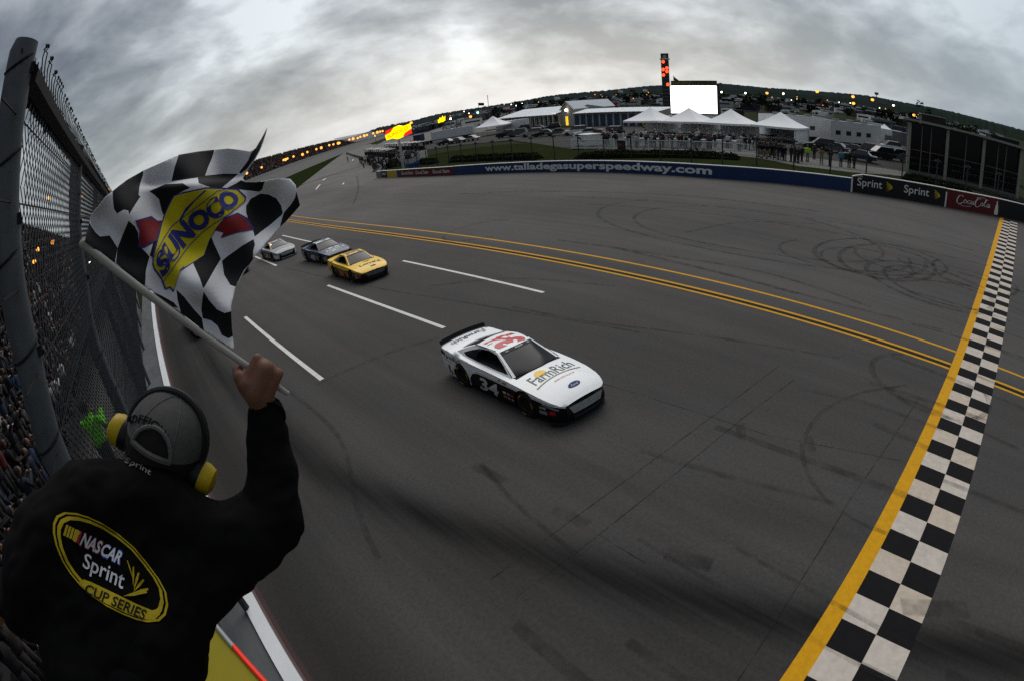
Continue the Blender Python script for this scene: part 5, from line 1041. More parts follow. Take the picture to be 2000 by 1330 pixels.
for i in range(1300):
    az = radians(rnd.uniform(2, 61)); r = 330*(1050/330)**rnd.random(); x, y = r*cos(az), r*sin(az); L_, w_, h_ = rnd.choice([(9, 2.6, 3.3), (7, 2.4, 2.9), (4.6, 1.8, 1.5), (4.6, 1.8, 1.5), (12, 4, 3.5)]); a_ = rnd.uniform(0, 3.1); z = zg(x, y); c = rnd.choice([PAINTS[0], PAINTS[1], PAINTS[5], PAINTS[2], PAINTS[4], CLO[6], TRW])
    m.box((x, y, z+h_*.5+.3), (L_, w_, h_), c, a_); m.box((x, y, z+h_*.72+.3), (L_*.8, w_+.06, h_*.22), CG, a_)
    if i % 4 == 0:   # awnings and bushes between them
        m.box((x+4*cos(a_+1.6), y+4*sin(a_+1.6), z+2.4), (5, 3, .15), rnd.choice([CLO[4], CLO[3], WHC, CLO[6]]), a_)
one('distant_campground', 'mass of campers, cars and awnings filling the far infield up to the woods', 'campground', m, None, 'stuff')
m = MB()
for i in range(46):
    az = radians(rnd.uniform(3, 58)); r = rnd.uniform(330, 1000); x, y = r*cos(az), r*sin(az); m.ball((x, y, zg(x, y)+rnd.uniform(3, 6)), r*.0008, rnd.choice([LAMPW, LAMPO, LAMPO]), 5, 4)
one('campground_lights', 'tiny warm and white lights scattered over the far campground', 'lights', m, None, 'stuff')
# hills with wooded skyline: ridges of closely set crowns
def ridge(name, dist, pix, mat, rough, extra=0., seed=0., az_pad=3):
    A = []
    for px, py in pix:
        d = ray(px, py); A.append((atan2(d.y, d.x), math.atan2(d.z, hypot(d.x, d.y))))
    A.sort(); vs = []; fs = []; n = 700; a0, a1 = A[0][0]-radians(az_pad), A[-1][0]+radians(az_pad)
    for i in range(n+1):
        a = a0+(a1-a0)*i/n; el = lerp(A, a); h = CAM.z+dist*tan(el)+extra; t = a*dist/rough
        h += rough*(.32*noise.noise(Vector((t*.8, seed, 0)))+.22*noise.noise(Vector((t*2.3, seed, 2)))+.16*abs(noise.noise(Vector((t*5.1, seed, 5)))))
        for rr, f in ((.93, .35), (.965, .72), (.99, .93), (1.0, 1.0), (1.03, .7)):
            jit = rough*.35*noise.noise(Vector((t*2.1, rr*40, seed))); vs.append((dist*rr*cos(a)+jit, dist*rr*sin(a)+jit, -2+(h+2)*f+jit*.5))
    for i in range(n):
        for k in range(4): fs.append((i*5+k, (i+1)*5+k, (i+1)*5+k+1, i*5+k+1))
    me = bpy.data.meshes.new(name); me.from_pydata(vs, [], fs); me.materials.append(mat); tag(link(name, me), kind='structure')
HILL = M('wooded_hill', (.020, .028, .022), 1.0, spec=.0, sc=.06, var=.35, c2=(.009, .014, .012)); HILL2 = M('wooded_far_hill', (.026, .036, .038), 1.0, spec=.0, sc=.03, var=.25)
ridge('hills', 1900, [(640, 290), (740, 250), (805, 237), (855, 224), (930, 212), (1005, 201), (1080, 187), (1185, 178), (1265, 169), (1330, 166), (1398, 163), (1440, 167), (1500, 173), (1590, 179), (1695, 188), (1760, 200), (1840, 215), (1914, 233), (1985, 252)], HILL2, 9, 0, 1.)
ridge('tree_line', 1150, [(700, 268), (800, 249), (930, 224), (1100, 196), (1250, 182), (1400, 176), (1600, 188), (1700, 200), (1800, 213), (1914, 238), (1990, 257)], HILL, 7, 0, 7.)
rnd = random.Random(31)
for i in range(110):
    az = radians(rnd.uniform(4, 52)); r = rnd.uniform(230, 620); x, y = r*cos(az), r*sin(az); hx = proj((x, y, zg(x, y)))[0]; tz = 'behind the garages' if hx < 1300 else 'right of the screen' if hx < 1480 else 'above the transporters' if hx < 1640 else 'under the floodlights' if hx < 1780 else 'behind the pavilion'; tree(Vector((x, y, zg(x, y))), rnd.uniform(4.5, 8), rnd.uniform(2, 3.4), 'small dark tree among the campers %s' % tz, 'trees among the campers %s' % tz, i, (LEAFD, LEAF), 90, .9)
# masts and flags on the skyline
for px, py, py1, d, lab in ((952, 188, 206, 700, 'thin red tipped mast on the left skyline'), (1712, 184, 200, 500, 'floodlight mast with square head on the right skyline')):
    t_ = ad(px, py, d); z0 = zg(t_.x, t_.y); m = MB(); m.tube([(t_.x, t_.y, z0), (t_.x, t_.y, t_.z)], .35, STEEL, 5); m.box((t_.x, t_.y, t_.z), (1.2, 3.2 if px > 1000 else 1, 2.2 if px > 1000 else 1), STEEL if px > 1000 else SGR); one('mast', lab, 'mast', m)
for px, py, d, c, lab in ((934, 202, 500, CLO[2], 'dark flag on the skyline left of the thin mast'), (1082, 190, 500, WHC, 'pale flag over the gable building'), (1207, 177, 600, WHC, 'pale flag on the hillside left of the tower'), (1230, 176, 600, CLO[3], 'red flag on the hillside left of the tower'), (1255, 175, 600, WHC, 'pale flag nearest the tower'), (1004, 199, 500, BLU, 'blue flag above the long low garage')):
    t_ = ad(px, py, d); z0 = zg(t_.x, t_.y); m = MB(); m.tube([(t_.x, t_.y, z0), (t_.x, t_.y, t_.z)], .18, STEEL, 5); m.grid(lambda u, v: t_+e_*(5*u)+Vector((.5*sin(6*u), .5*sin(6*u), -2.6*v-.8*u)), 6, 2, c); one('flag_on_mast', lab, 'flag', m)
# ---------------------------------------------------------------- far grandstand past the end of the straight
FS = [Vector((14, 120, 0)), Vector((57.5, 193.7, 0)), Vector((138.6, 327.6, 0)), Vector((235, 480, 0)), Vector((400, 730, 0))]
def fs_pt(l, out, z):
    L = [0.]
    for a, b in zip(FS, FS[1:]): L.append(L[-1]+(b-a).length)
    l *= L[-1]; i = 0
    while i < len(L)-2 and L[i+1] < l: i += 1
    d = (FS[i+1]-FS[i]).normalized(); p = FS[i]+d*(l-L[i]); return Vector((p.x-d.y*out, p.y+d.x*out, ZF+z))
m = MB(); m.grid(lambda u, v: fs_pt(u, 15*v, .02+2.6*v), 40, 2, M('far_track', (.085, .083, .08), .9, sc=.3)); tag(m.build('far_track'), kind='structure')
m = MB(); m.grid(lambda u, v: fs_pt(u, 15.02, 2.6+1.3*v), 40, 1, M('far_wall', (.30, .30, .29), .9)); m.grid(lambda u, v: fs_pt(u, 15.02+.5*v, 3.9), 40, 1, WALLW); one('far_track_wall', 'pale wall along the far banking under the lamp row', 'wall', m)
CRW = [M('crowd_%d' % i, c, .95, var=.1) for i, c in enumerate([(.020, .019, .018), (.012, .012, .013), (.035, .030, .027), (.10, .02, .018), (.12, .12, .125), (.30, .30, .31), (.02, .035, .075), (.14, .075, .03)])]  # crowd colours lowered to carry the dimness of the stands
SEAT = M('stand_dark', (.016, .016, .017), .9, sc=.6, var=.2); SEATP = M('stand_seats_grey', (.13, .135, .145), .8, sc=.2, var=.2)
o = empty('far_grandstand', fs_pt(.2, 20, 0), 0, 'long dark grandstand full of spectators along the far banking', 'grandstand'); iv = Matrix.Translation(-Vector(o.location))
H0, H1 = 3.2, 11.0
m = MB(); NR = 18
for r in range(NR):
    z = H0+(H1-H0)*r/NR; w0 = 17+20*r/NR; m.grid(lambda u, v: fs_pt(.085+u*.90, w0+1.2*v, z), 40, 1, SEAT); m.grid(lambda u, v: fs_pt(.085+u*.90, w0+.0, z-.5+.5*v), 40, 1, SEAT)
m.grid(lambda u, v: fs_pt(.085+u*.90, 38, H1*v), 40, 1, SEAT); q = m.build('terrace', o); q.matrix_parent_inverse = iv
m = MB(); rnd = random.Random(41)
for i in range(5200):
    u = .088+rnd.random()**1.3*.52; r = rnd.randrange(NR+1); z = H0+(H1-H0)*r/NR; p = fs_pt(u, 17.6+20*r/NR, z); s = .55; c = CRW[min(7, int(rnd.random()**1.8*8))]; m.box(p+Vector((0, 0, .45)), (s, s, .9), c, rnd.random()); 
    if i % 2 == 0: m.box(p+Vector((0, 0, 1.05)), (.26, .26, .3), SKIN)
q = tag(m.build('crowd', o), kind='stuff'); q.matrix_parent_inverse = iv
m = MB()
for k in range(26): u0 = .60+.39*k/26; m.grid(lambda u, v: fs_pt(u0+.0115*u, 18+21*v, H0+.9+(H1-H0+1.5)*v), 1, 4, SEATP)
q = tag(m.build('empty_seat_blocks', o), kind='stuff'); q.matrix_parent_inverse = iv
lampsL = [(302, 515), (410, 473), (568, 420), (582, 417), (596, 410), (640, 395), (705, 380), (740, 363), (805, 342), (840, 332), (898, 313), (928, 307), (962, 299), (972, 297), (1043, 273), (1070, 267), (1103, 262), (1122, 253), (1150, 245), (1170, 240), (1215, 228), (1245, 220), (1265, 215), (1283, 212)]
def on_line(px, out):
    return min((fs_pt(i/400, out, 8) for i in range(400)), key=lambda p: abs(proj(p)[0]-px))
for i, (u, v) in enumerate(lampsL):
    px, py = 400+u/3.694, 200+v/3.694; p = on_line(px, 17.2); d = hypot(p.x-CAM.x, p.y-CAM.y); t_ = ad(px, py, d); z0 = ZF+H0; r = d*(.0019 if i % 3 else .0025)
    o = empty('lamp', (t_.x, t_.y, z0), 0, 'orange lamp on a short post in the row along the far grandstand', 'lamp', 'orange lamps along the far grandstand'); q = MB(); q.tube([(0, 0, -.3), (0, 0, max(.3, t_.z-z0))], .12, STEELD, 5); q.build('post', o); q = MB(); q.ball((0, 0, t_.z-z0), r, LAMPO, 8, 6); q.build('lamp_head', o)
# ================================================================ near grandstand and its crowd
rnd = random.Random(61)
NX, NZ, NRW, DP, RS = -4.6, 1.3, 28, .82, .70
gs = empty('grandstand', (NX, 30, 0), 0, 'steep dark grandstand packed with spectators behind the near fence', 'grandstand'); iv = Matrix.Translation(-Vector(gs.location))
m = MB()
for r in range(NRW):
    x = NX-DP*r; z = NZ+RS*r; m.poly([(x, -8, z), (x, 150, z), (x-DP, 150, z), (x-DP, -8, z)], SEAT); m.poly([(x, -8, z-RS), (x, 150, z-RS), (x, 150, z), (x, -8, z)], SEAT)
m.poly([(NX-DP*NRW, -8, -1.6), (NX-DP*NRW, 150, -1.6), (NX-DP*NRW, 150, NZ+RS*NRW), (NX-DP*NRW, -8, NZ+RS*NRW)], SEAT); q = m.build('terrace', gs); q.matrix_parent_inverse = iv
m = MB(); BENCH = M('bench_metal', (.04, .04, .042), .6, .2)
for r in range(NRW): x = NX-DP*r-.45; z = NZ+RS*r; m.box((x, 71, z+.40), (.26, 157, .05), BENCH)
q = tag(m.build('benches', gs), kind='stuff'); q.matrix_parent_inverse = iv
spots = []
for r in range(NRW):
    y = -5.
    while y < 148:
        y += rnd.uniform(.5, .72)
        if rnd.random() < .93: spots.append(Vector((NX-DP*r-.42, y, NZ+RS*r)))
def seen(p):
    a, b = proj(p+Vector((0, 0, .8))); return -40 < a < 330 and 330 < b < 1370
vis = sorted((p for p in spots if seen(p)), key=lambda p: (p-CAM).length); near_ = vis[:295]; far_ = [p for p in spots if p not in near_ and p.y > 0]
DKC = [CLO[0], CLO[1], CLO[2], CLO[8], CLO[8], CLO[3], CLO[4], CLO[6], CLO[7], CLO[0], CLO[1], CLO[8], CLO[2], CLO[0], CLO[8], CLO[5], CLO[9]]  # clothing kept dark so its colour carries the shade over the stand
names_ = {CLO[5].name: 'pale shirt', WHC.name: 'white shirt', CLO[9].name: 'light grey shirt', CLO[3].name: 'dark red shirt', CLO[7].name: 'rust brown jacket', CLO[4].name: 'blue shirt'}
for i, p in enumerate(near_):
    t = rnd.choice(DKC); st = rnd.random() < .45; d_ = names_.get(t.name, 'dark clothes'); a = 'standing' if st else 'seated'; hx, hy = proj(p+Vector((0, 0, .8))); zone = 'left of the near fence post' if hx < 75 and hy < 860 else 'low beside the flagman' if hy > 1080 else 'high rows behind the mesh' if hy < 640 else 'through the mesh right of the post' if hx > 110 else 'right behind the fence post'
    d_ += ', '+zone
    person(p+Vector((.12 if st else 0, 0, .0)), rnd.uniform(-.5, .9), '%s spectator in %s' % (a, d_), '%s spectators in %s' % (a, d_), t, rnd.choice([JEAN, CLO[0], CLO[0], CLO[2]]), rnd.choice([None, CLO[0], CLO[0], CLO[1], CLO[0], CLO[3], CLO[5]]), rnd.choice(['stand', 'phone', 'cheer']) if st else 'sit', rnd.uniform(.94, 1.06), 'spectator')
m = MB()
for p in far_:
    c = CRW[min(7, int(rnd.random()**2.8*8))]; st = rnd.choice((.9, .9, 1.35)); m.box(p+Vector((0, 0, st*.5+.1)), (.34, .46, st*.85), c, rnd.uniform(-.5, .5)); m.ball(p+Vector((.04, 0, st+.22)), (.11, .10, .14), rnd.choice([SKIN, HAIR, CRW[0], CRW[1], CRW[1], HAIR, CRW[1], CRW[4]]), 5, 4)
q = tag(m.build('crowd', gs), kind='stuff'); q.matrix_parent_inverse = iv
for px, py, d, r, mt, lab in ((67, 512, 34, .12, LAMPO, 'lowest of three bright orange lamps behind the near fence'), (74, 488, 34, .12, LAMPO, 'middle of three bright orange lamps behind the near fence'), (103, 474, 34, .13, LAMPO, 'right of three bright orange lamps behind the near fence'), (153, 459, 60, .10, LAMPO, 'small orange lamp beside the tip of the flag staff'), (175, 513, 50, .09, LAMPW, 'small white lamp just below the flag staff tip'),
        (187, 380, 110, .32, LAMPY, 'amber lamp over the grandstand rim, left of a close pair'), (202, 375, 120, .34, LAMPY, 'amber lamp over the grandstand rim, right of a close pair'), (214, 371, 130, .26, LAMPY, 'amber lamp nearest the flag over the grandstand rim'), (161, 384, 95, .2, LAMPO, 'orange lamp over the grandstand rim, second from the left'), (94, 388, 70, .2, LAMPO, 'orange lamp over the grandstand rim, beside the fence post')):
    p = ad(px, py, d); q = empty('lamp', p, 0, lab, 'lamp'); mb = MB(); mb.ball((0, 0, 0), r, mt, 8, 6); mb.build('lamp_head', q); mb = MB(); mb.tube([(0, 0, -r*.8), (0, 0, -1.6)], .03, STEELD, 5); mb.build('post', q)
# ---------------------------------------------------------------- near catch fence
FW = M('fence_wire', (.045, .047, .052), .55, .4, sc=20, var=.2); FP = M('fence_post_steel', (.085, .095, .105), .6, .25, sc=5, var=.3, bump=.1, c2=(.045, .05, .055)); RUST = M('fence_cable', (.010, .010, .011), .8, spec=.2)
base = [CAM+ray(px, py)*(4.0/ray(px, py).y) for px, py in ((117, 900), (80, 750), (44, 600), (25, 500), (22, 400), (27, 300), (34, 215), (48, 128), (58, 92))]
base = [Vector((base[0].x-.02, 4.0, 1.0)), Vector((base[0].x, 4, 2.6))]+[Vector((p.x, 4.0, p.z)) for p in base]
HL = [0.]
for a, b in zip(base, base[1:]): HL.append(HL[-1]+(b-a).length)
def fpath(h):
    h = max(0, min(h, HL[-1]-1e-4)); i = 0
    while HL[i+1] < h: i += 1
    return base[i]+(base[i+1]-base[i])*((h-HL[i])/(HL[i+1]-HL[i]))
def fpt(y, h): p = fpath(h); return Vector((p.x+cv(y)*.4+.005*(y-4)+.01, y, p.z))
nf = empty('catch_fence', (base[0].x, 4, 1), 0, 'tall chain link safety fence curving over the track at left', 'fence'); iv = Matrix.Translation(-Vector(nf.location))
for k, y in enumerate([4, 9.4, 15, 21, 27, 33, 40, 48, 56]):
    m = MB(); r = .108 if k < 2 else .06; m.tube([fpt(y, HL[-1]*i/14)+Vector((-.06, 0, 0)) for i in range(15)]+[fpt(y, HL[-1])+Vector((-.03, 0, .05))], [r]*15+[r*.9], FP, 14 if k < 2 else 8); q = m.build('post', nf, True); q.matrix_parent_inverse = iv
    if k < 3:
        for h in [1.5+.62*j for j in range(10)]:
            m = MB(); c = fpt(y, h)+Vector((-.06, 0, 0)); m.tube([c+Vector((cos(2*pi*i/14)*.113, sin(2*pi*i/14)*.113, .04*sin(2*pi*i/14+.6))) for i in range(15)], .011, RUST, 5, False); q = m.build('cable_clamp', nf); q.matrix_parent_inverse = iv
        for h in (HL[-1]*.975, HL[-1]*.84, HL[-1]*.72): m = MB(); m.box(fpt(y, h)+Vector((.05, -.02, 0)), (.04, .05, .07), RUST, .3); q = m.build('bracket', nf); q.matrix_parent_inverse = iv
ht = HL[-1]
for h in [1.2+.55*j for j in range(11)]:
    m = MB(); m.tube([fpt(3.4+56*i/40, h) for i in range(41)], .0065, RUST, 4); q = m.build('cable', nf); q.matrix_parent_inverse = iv
m = MB(); m.tube([fpt(4+52*i/40, ht-.20)+Vector((.0, 0, .0)) for i in range(41)], .11, RUST, 8); q = m.build('top_rail', nf, True); q.matrix_parent_inverse = iv  # dark tube added to deepen the overhanging mesh seen edge-on
m = MB()
for y0, y1, sp, r in ((4.12, 20, .150, .0052), (20, 56, .26, .0065)):
    nl = int((y1-y0+ht)/sp)
    for k in range(nl):
        for s in (1, -1):
            pts = []
            for j in range(15):
                h = .9+(ht-.9)*j/14; y = y0-ht+k*sp+(h if s > 0 else ht-h+.9)
                if y0 <= y <= y1: pts.append(fpt(y, h)+Vector((.006*s, 0, 0)))
            if len(pts) > 1: m.tube(pts, r, FW, 3, False)
    # bunched mesh along the top edge
    for k in range(int((y1-y0)/(sp*.5))):
        y = y0+k*sp*.5; pts = [fpt(y+rnd.uniform(-.03, .03)+.06*i*(1 if k % 2 else -1), ht-.34+.075*i)+Vector((rnd.uniform(-.05, .03), 0, 0)) for i in range(5)]; m.tube(pts, r*1.5, RUST, 3, False)
    # twisted wire ends above the dark tube
    for k in range(int((y1-y0)/(sp*1.15))):
        y = y0+.25+k*sp*1.15; p = fpt(y, ht)+Vector((.02, 0, 0)); hh = rnd.uniform(.06, .15) if y0 < 10 else .11
        m.tube([p+Vector((0, .04, -.12)), p+Vector((.02, .01, .0)), p+Vector((.05, -.05, hh*.45)), p+Vector((.03, .02, hh*.75)), p+Vector((.06, .03, hh))], r*1.2, RUST, 3, False); m.ball(p+Vector((.055, .025, hh)), (.012, .013, .022), RUST, 5, 3)
q = tag(m.build('wire_mesh', nf), kind='stuff'); q.matrix_parent_inverse = iv
# steward on a landing behind the mesh
p = at3(168, 806, 8.8); fz_ = p.z-1.25; m = MB(); m.box((0, 0, -.06), (2.2, 3.0, .12), M('landing_deck', (.06, .06, .06), .9)); o = empty('landing', (p.x-.2, p.y, fz_), 0, 'dark service landing behind the near fence', 'platform'); m.build('deck', o); m = MB()
for sx in (-1, 1):
    for sy in (-1, 1): m.tube([(sx, sy*1.4, -.1), (sx, sy*1.4, -fz_-1.5)], .06, STEELD, 6)
tag(m.build('legs', o), kind='stuff')
person(Vector((p.x, p.y, fz_)), 1.0, 'steward in bright lime vest behind the near fence mesh', None, M('lime_vest_bright', (.16, .62, .01), .7), CLO[0], CLO[0], 'phone', .84)
# ---------------------------------------------------------------- flag stand
FZ = 4.72; OLV = M('stand_yellow', (.22, .185, .006), .6, sc=3, var=.12); REDE = M('stand_red_edge', (.85, .035, .012), .5, var=.05)
fs = empty('flag_stand', (-1.1, .6, FZ), 0, 'yellow floored flag stand with red edges under the flagman', 'platform'); iv = Matrix.Translation(-Vector(fs.location))
c1, c2 = [CAM+ray(*p)*((FZ-CAM.z)/ray(*p).z) for p in ((418, 1222), (512, 1332))]; dr = (c1-c2).normalized(); pr = Vector((-dr.y, dr.x, 0)); pr = pr if pr.x < 0 else -pr; c0_ = c2-dr*2.6
m = MB(); m.poly([c1, c0_, c0_+pr*1.7, c1+pr*1.7][::-1], OLV); lo = Vector((0, 0, -.12)); m.poly([p+lo for p in (c1, c0_, c0_+pr*1.7, c1+pr*1.7)], OLV)
for a, b in ((c1, c0_), (c0_, c0_+pr*1.7), (c0_+pr*1.7, c1+pr*1.7), (c1+pr*1.7, c1)): m.poly([a, b, b+lo, a+lo], OLV)
q = m.build('floor_panel', fs); q.matrix_parent_inverse = iv
for a, b in ((c1-dr*.22, c0_), (c1+pr*1.7-dr*.05, c0_+pr*1.7)): m = MB(); m.tube([a+Vector((.012, 0, .01)), b+Vector((.012, 0, .01))], .014, REDE, 6); q = m.build('red_edge', fs); q.matrix_parent_inverse = iv
m = MB(); m.tube([c1+Vector((.01, 0, .012)), c1-dr*.24+Vector((.01, 0, .012))], .014, GRP, 6); q = m.build('edge_end', fs); q.matrix_parent_inverse = iv
for t in (.02, .98):
    m = MB(); p = c0_+pr*1.66+(c1-c0_)*t; m.tube([p, p+Vector((0, 0, 1.1))], .025, FP, 8); q = m.build('rail_post', fs); q.matrix_parent_inverse = iv
for t in (.1, .85):
    for s in (1.5,): m = MB(); p = c0_+pr*s+(c1-c0_)*t; m.tube([p+lo, Vector((p.x, p.y, .0 if p.x < -.6 else 1.0))], .06, FP, 8); q = m.build('support_leg', fs); q.matrix_parent_inverse = iv
# ---------------------------------------------------------------- the flagman
def blob(name, parts, voxel, mats, smooth=6, parent=None, wrinkle=0., seed=0):
    mb = MB()
    for ch in parts:
        for (c, r) in ch: mb.ball(c, r, mats, 14, 10)
        for (c, r), (d, s) in zip(ch, ch[1:]):
            if (Vector(d)-Vector(c)).length > 1e-4: mb.tube([c, d], [r, s], mats, 14)
    me = mb.data(name); tmp = bpy.data.objects.new('tmp', me); COL.objects.link(tmp)
    a = tmp.modifiers.new('r', 'REMESH'); a.mode = 'VOXEL'; a.voxel_size = voxel; b = tmp.modifiers.new('s', 'SMOOTH'); b.factor = .5; b.iterations = smooth
    dg = bpy.context.evaluated_depsgraph_get(); out = bpy.data.meshes.new_from_object(tmp.evaluated_get(dg)); bpy.data.objects.remove(tmp)
    if wrinkle:
        ns = [v.normal.copy() for v in out.vertices]
        for v, n in zip(out.vertices, ns):
            p = v.co*7; w = noise.noise(Vector((p.x*1.2+seed, p.y*1.2, p.z*.6)))+.6*abs(noise.noise(Vector((p.x*2.6, p.y*2.6, p.z*1.9+seed))))-.5*abs(noise.noise(Vector((p.x*1.7+4, p.z*3.1, p.y)))); v.co += n*w*wrinkle
    out.materials.clear(); out.materials.append(mats); out.polygons.foreach_set('use_smooth', [True]*len(out.polygons)); out.name = name
    return link(name, out, parent) if parent is not None or name else out
def bp_(px, py, rp, d0, s=1.0):    # ball seen at a pixel with its near surface at distance d0
    k = rp/1060.; r = d0*k/(1-k); return (CAM+ray(px, py)*(d0+r), r*s)
JK = M('jacket_black', (.0040, .0040, .0044), .9, sc=30, var=.3, spec=.06); SKN = M('skin_weathered', (.155, .070, .045), .55, sc=28, var=.22, bump=.12); CAPM = M('cap_grey', (.078, .075, .071), .9, sc=60, var=.18, bump=.1); CAPL = M('cap_trim', (.10, .10, .098), .85); TROU = M('trousers_black', (.004, .004, .0045), .95, spec=.05); YCUP = M('ear_cup_yellow', (.42, .29, .004), .45, var=.08); BPL = M('black_plastic', (.010, .010, .011), .5); HAIRG = M('hair_greying', (.014, .012, .011), .95, sc=60, var=.4)
DB = 1.30
tor = [[bp_(300, 975, 62, DB), bp_(270, 1060, 100, DB), bp_(245, 1180, 135, DB), bp_(262, 1330, 132, DB)], [bp_(165, 985, 78, DB), bp_(110, 1060, 92, DB), bp_(165, 1180, 120, DB), bp_(205, 1310, 118, DB)], [bp_(300, 975, 60, DB), bp_(165, 985, 78, DB)], [bp_(300, 975, 62, DB), bp_(405, 1065, 78, DB)],
       [bp_(405, 1065, 80, DB), bp_(330, 1160, 95, DB), bp_(280, 1250, 132, DB)], [bp_(380, 1130, 66, DB), bp_(300, 1250, 115, DB)]]
armR = [[bp_(405, 1068, 80, DB), bp_(480, 1048, 74, DB), bp_(532, 1012, 64, DB+.01)], [bp_(532, 1000, 62, DB+.01), bp_(538, 930, 53, DB+.02), bp_(526, 870, 44, DB+.03), bp_(520, 812, 32, DB+.035)], [bp_(500, 1065, 58, DB), bp_(400, 1160, 52, DB+.02)]]
armL = [[bp_(110, 1055, 92, DB), bp_(70, 1120, 76, DB+.02), bp_(60, 1175, 66, DB+.10)], [bp_(60, 1175, 66, DB+.10), bp_(30, 1160, 48, DB+.22), bp_(14, 1172, 34, DB+.30)]]
pel = bp_(250, 1385, 120, DB)[0]; feet = [Vector((pel.x-.14, pel.y-.05, FZ)), Vector((pel.x+.02, pel.y+.12, FZ))]
fm = empty('person', (pel.x, pel.y, FZ), 0, 'flagman in black jacket and grey cap waving the chequered flag', 'person')
legs = [[(pel+Vector((-.09, 0, -.02)), .125), (Vector((feet[0].x, feet[0].y+.03, FZ+.5)), .085), (Vector((feet[0].x, feet[0].y, FZ+.09)), .065)], [(pel+Vector((.07, .03, -.02)), .125), (Vector((feet[1].x, feet[1].y+.05, FZ+.5)), .085), (Vector((feet[1].x, feet[1].y, FZ+.09)), .065)]]
def shrink(chs, k): return [[(c, r*k) for c, r in ch] for ch in chs]
def fix(o): o.parent = fm; o.matrix_parent_inverse = Matrix.Translation(-Vector(fm.location)); return o
# head frame: back of the head towards the camera, rolled with the leaning body
HP = (316, 868); dH = 1.42; Hc = at3(*HP, dH); bk = (CAM-Hc).normalized(); ri = (ray(HP[0]+9, HP[1])-ray(HP[0]-9, HP[1])).normalized(); up_ = bk.cross(ri)*1.0; up_ = up_ if up_.dot(ray(HP[0], HP[1]-9)-ray(*HP)) > 0 else -up_
ro = radians(20); HR = ri*cos(ro)-up_*sin(ro); HU0 = up_*cos(ro)+ri*sin(ro); tl = radians(26); HU = HU0*cos(tl)+bk*sin(tl); HB = bk*cos(tl)-HU0*sin(tl)
HB, HR = HB*cos(radians(-14))+HR*sin(radians(-14)), HR*cos(radians(-14))-HB*sin(radians(-14))
def hp(r, u, b): return Hc+HR*r+HU*u+HB*b
neck = bp_(300, 968, 50, DB+.02)[0]
# hand wrapped round the staff
PB, PT = at3(563, 769, 1.375), at3(163, 477, 1.44); AX = (PT-PB).normalized(); PLEN = (PT-PB).length
gc = PB+AX*(PB-at3(512, 733, 1.375)).length; vb = (CAM-gc).normalized(); vb = (vb-AX*vb.dot(AX)).normalized(); vu = AX.cross(vb); vu = vu if vu.dot(ray(520, 690)-ray(512, 733)) > 0 else -vu
wr = at3(519, 806, 1.385)
def hq(a, ang, r): return gc+AX*a+(vb*cos(ang)+vu*sin(ang))*r     # round the staff: angle 0 faces the camera, 90 deg is above
hand = [[(wr, .030), (gc+vb*.020-vu*.040-AX*.006, .031), (hq(.004, radians(28), .034), .025)], [(wr, .028), (gc+vb*.020-vu*.035+AX*.022, .024)], [(wr, .028), (gc+vb*.018-vu*.03-AX*.028, .024), (hq(-.026, radians(35), .032), .018)]]
for k, (a, ln) in enumerate(((.034, .95), (.012, 1.05), (-.010, 1.0), (-.031, .85))):
    kn = hq(a, radians(48), .037); ch = [(gc+vb*.022-vu*.02+AX*a*.8, .017), (kn, .0128)]
    for j, t in enumerate((85, 125, 165, 200, 235)): ch.append((hq(a-.002*j, radians(48+(t-48)*ln), .0265-.001*j), .0118-.0006*j))
    hand.append(ch)
hand.append([(gc+vb*.012-vu*.045+AX*.02, .019), (hq(.050, radians(-70), .032), .0155), (hq(.062, radians(-130), .026), .0135), (hq(.060, radians(-175), .023), .012)])
head = [[(neck, .066), (hp(0, -.07, .02), .064), (hp(0, -.005, .01), .080)], [(hp(0, .02, .012), .088), (hp(0, .015, -.035), .086)], [(hp(0, -.03, -.055), .068), (hp(0, -.085, -.075), .038)], [(hp(0, .0, -.118), .014), (hp(0, -.03, -.128), .013)], [(hp(.082, -.015, 0), .022)], [(hp(-.082, -.015, 0), .022)]]
body = fix(blob('body', shrink(tor, .80)+shrink(armR, .72)+shrink(armL, .75)+shrink(legs, .8)+head+hand+[[(armR[1][-1][0], .026), (wr, .029)], [(armL[1][-1][0], .03), (at3(4, 1187, 1.66), .036), (at3(-10, 1205, 1.67), .028)]]+[[(f_+Vector((0, 0, .08)), .05), (f_+Vector((0, .16, .05)), .045)] for f_ in feet], .0052, SKN, 3))
jacket = fix(blob('jacket', tor+armR+armL, .0095, JK, 8, wrinkle=.017))
fix(blob('trousers', legs+[[(pel+Vector((-.07, 0, .02)), .15), (pel+Vector((.05, .02, .02)), .15)]], .014, TROU, 5))
for f_ in feet: m = MB(); m.box(f_+Vector((0, .07, .045)), (.11, .30, .09), BPL); fix(m.build('shoe'))
m = MB(); cu = armR[1][-1][0]; dq = (wr-cu).normalized(); m.tube([cu-dq*.012, cu+dq*.02], [.050, .046], JK, 16); fix(m.build('cuff', None, True))
m = MB(); m.tube([neck-HU*.035, neck+HU*.02], [.088, .080], JK, 16, False); fix(m.build('collar', None, True))
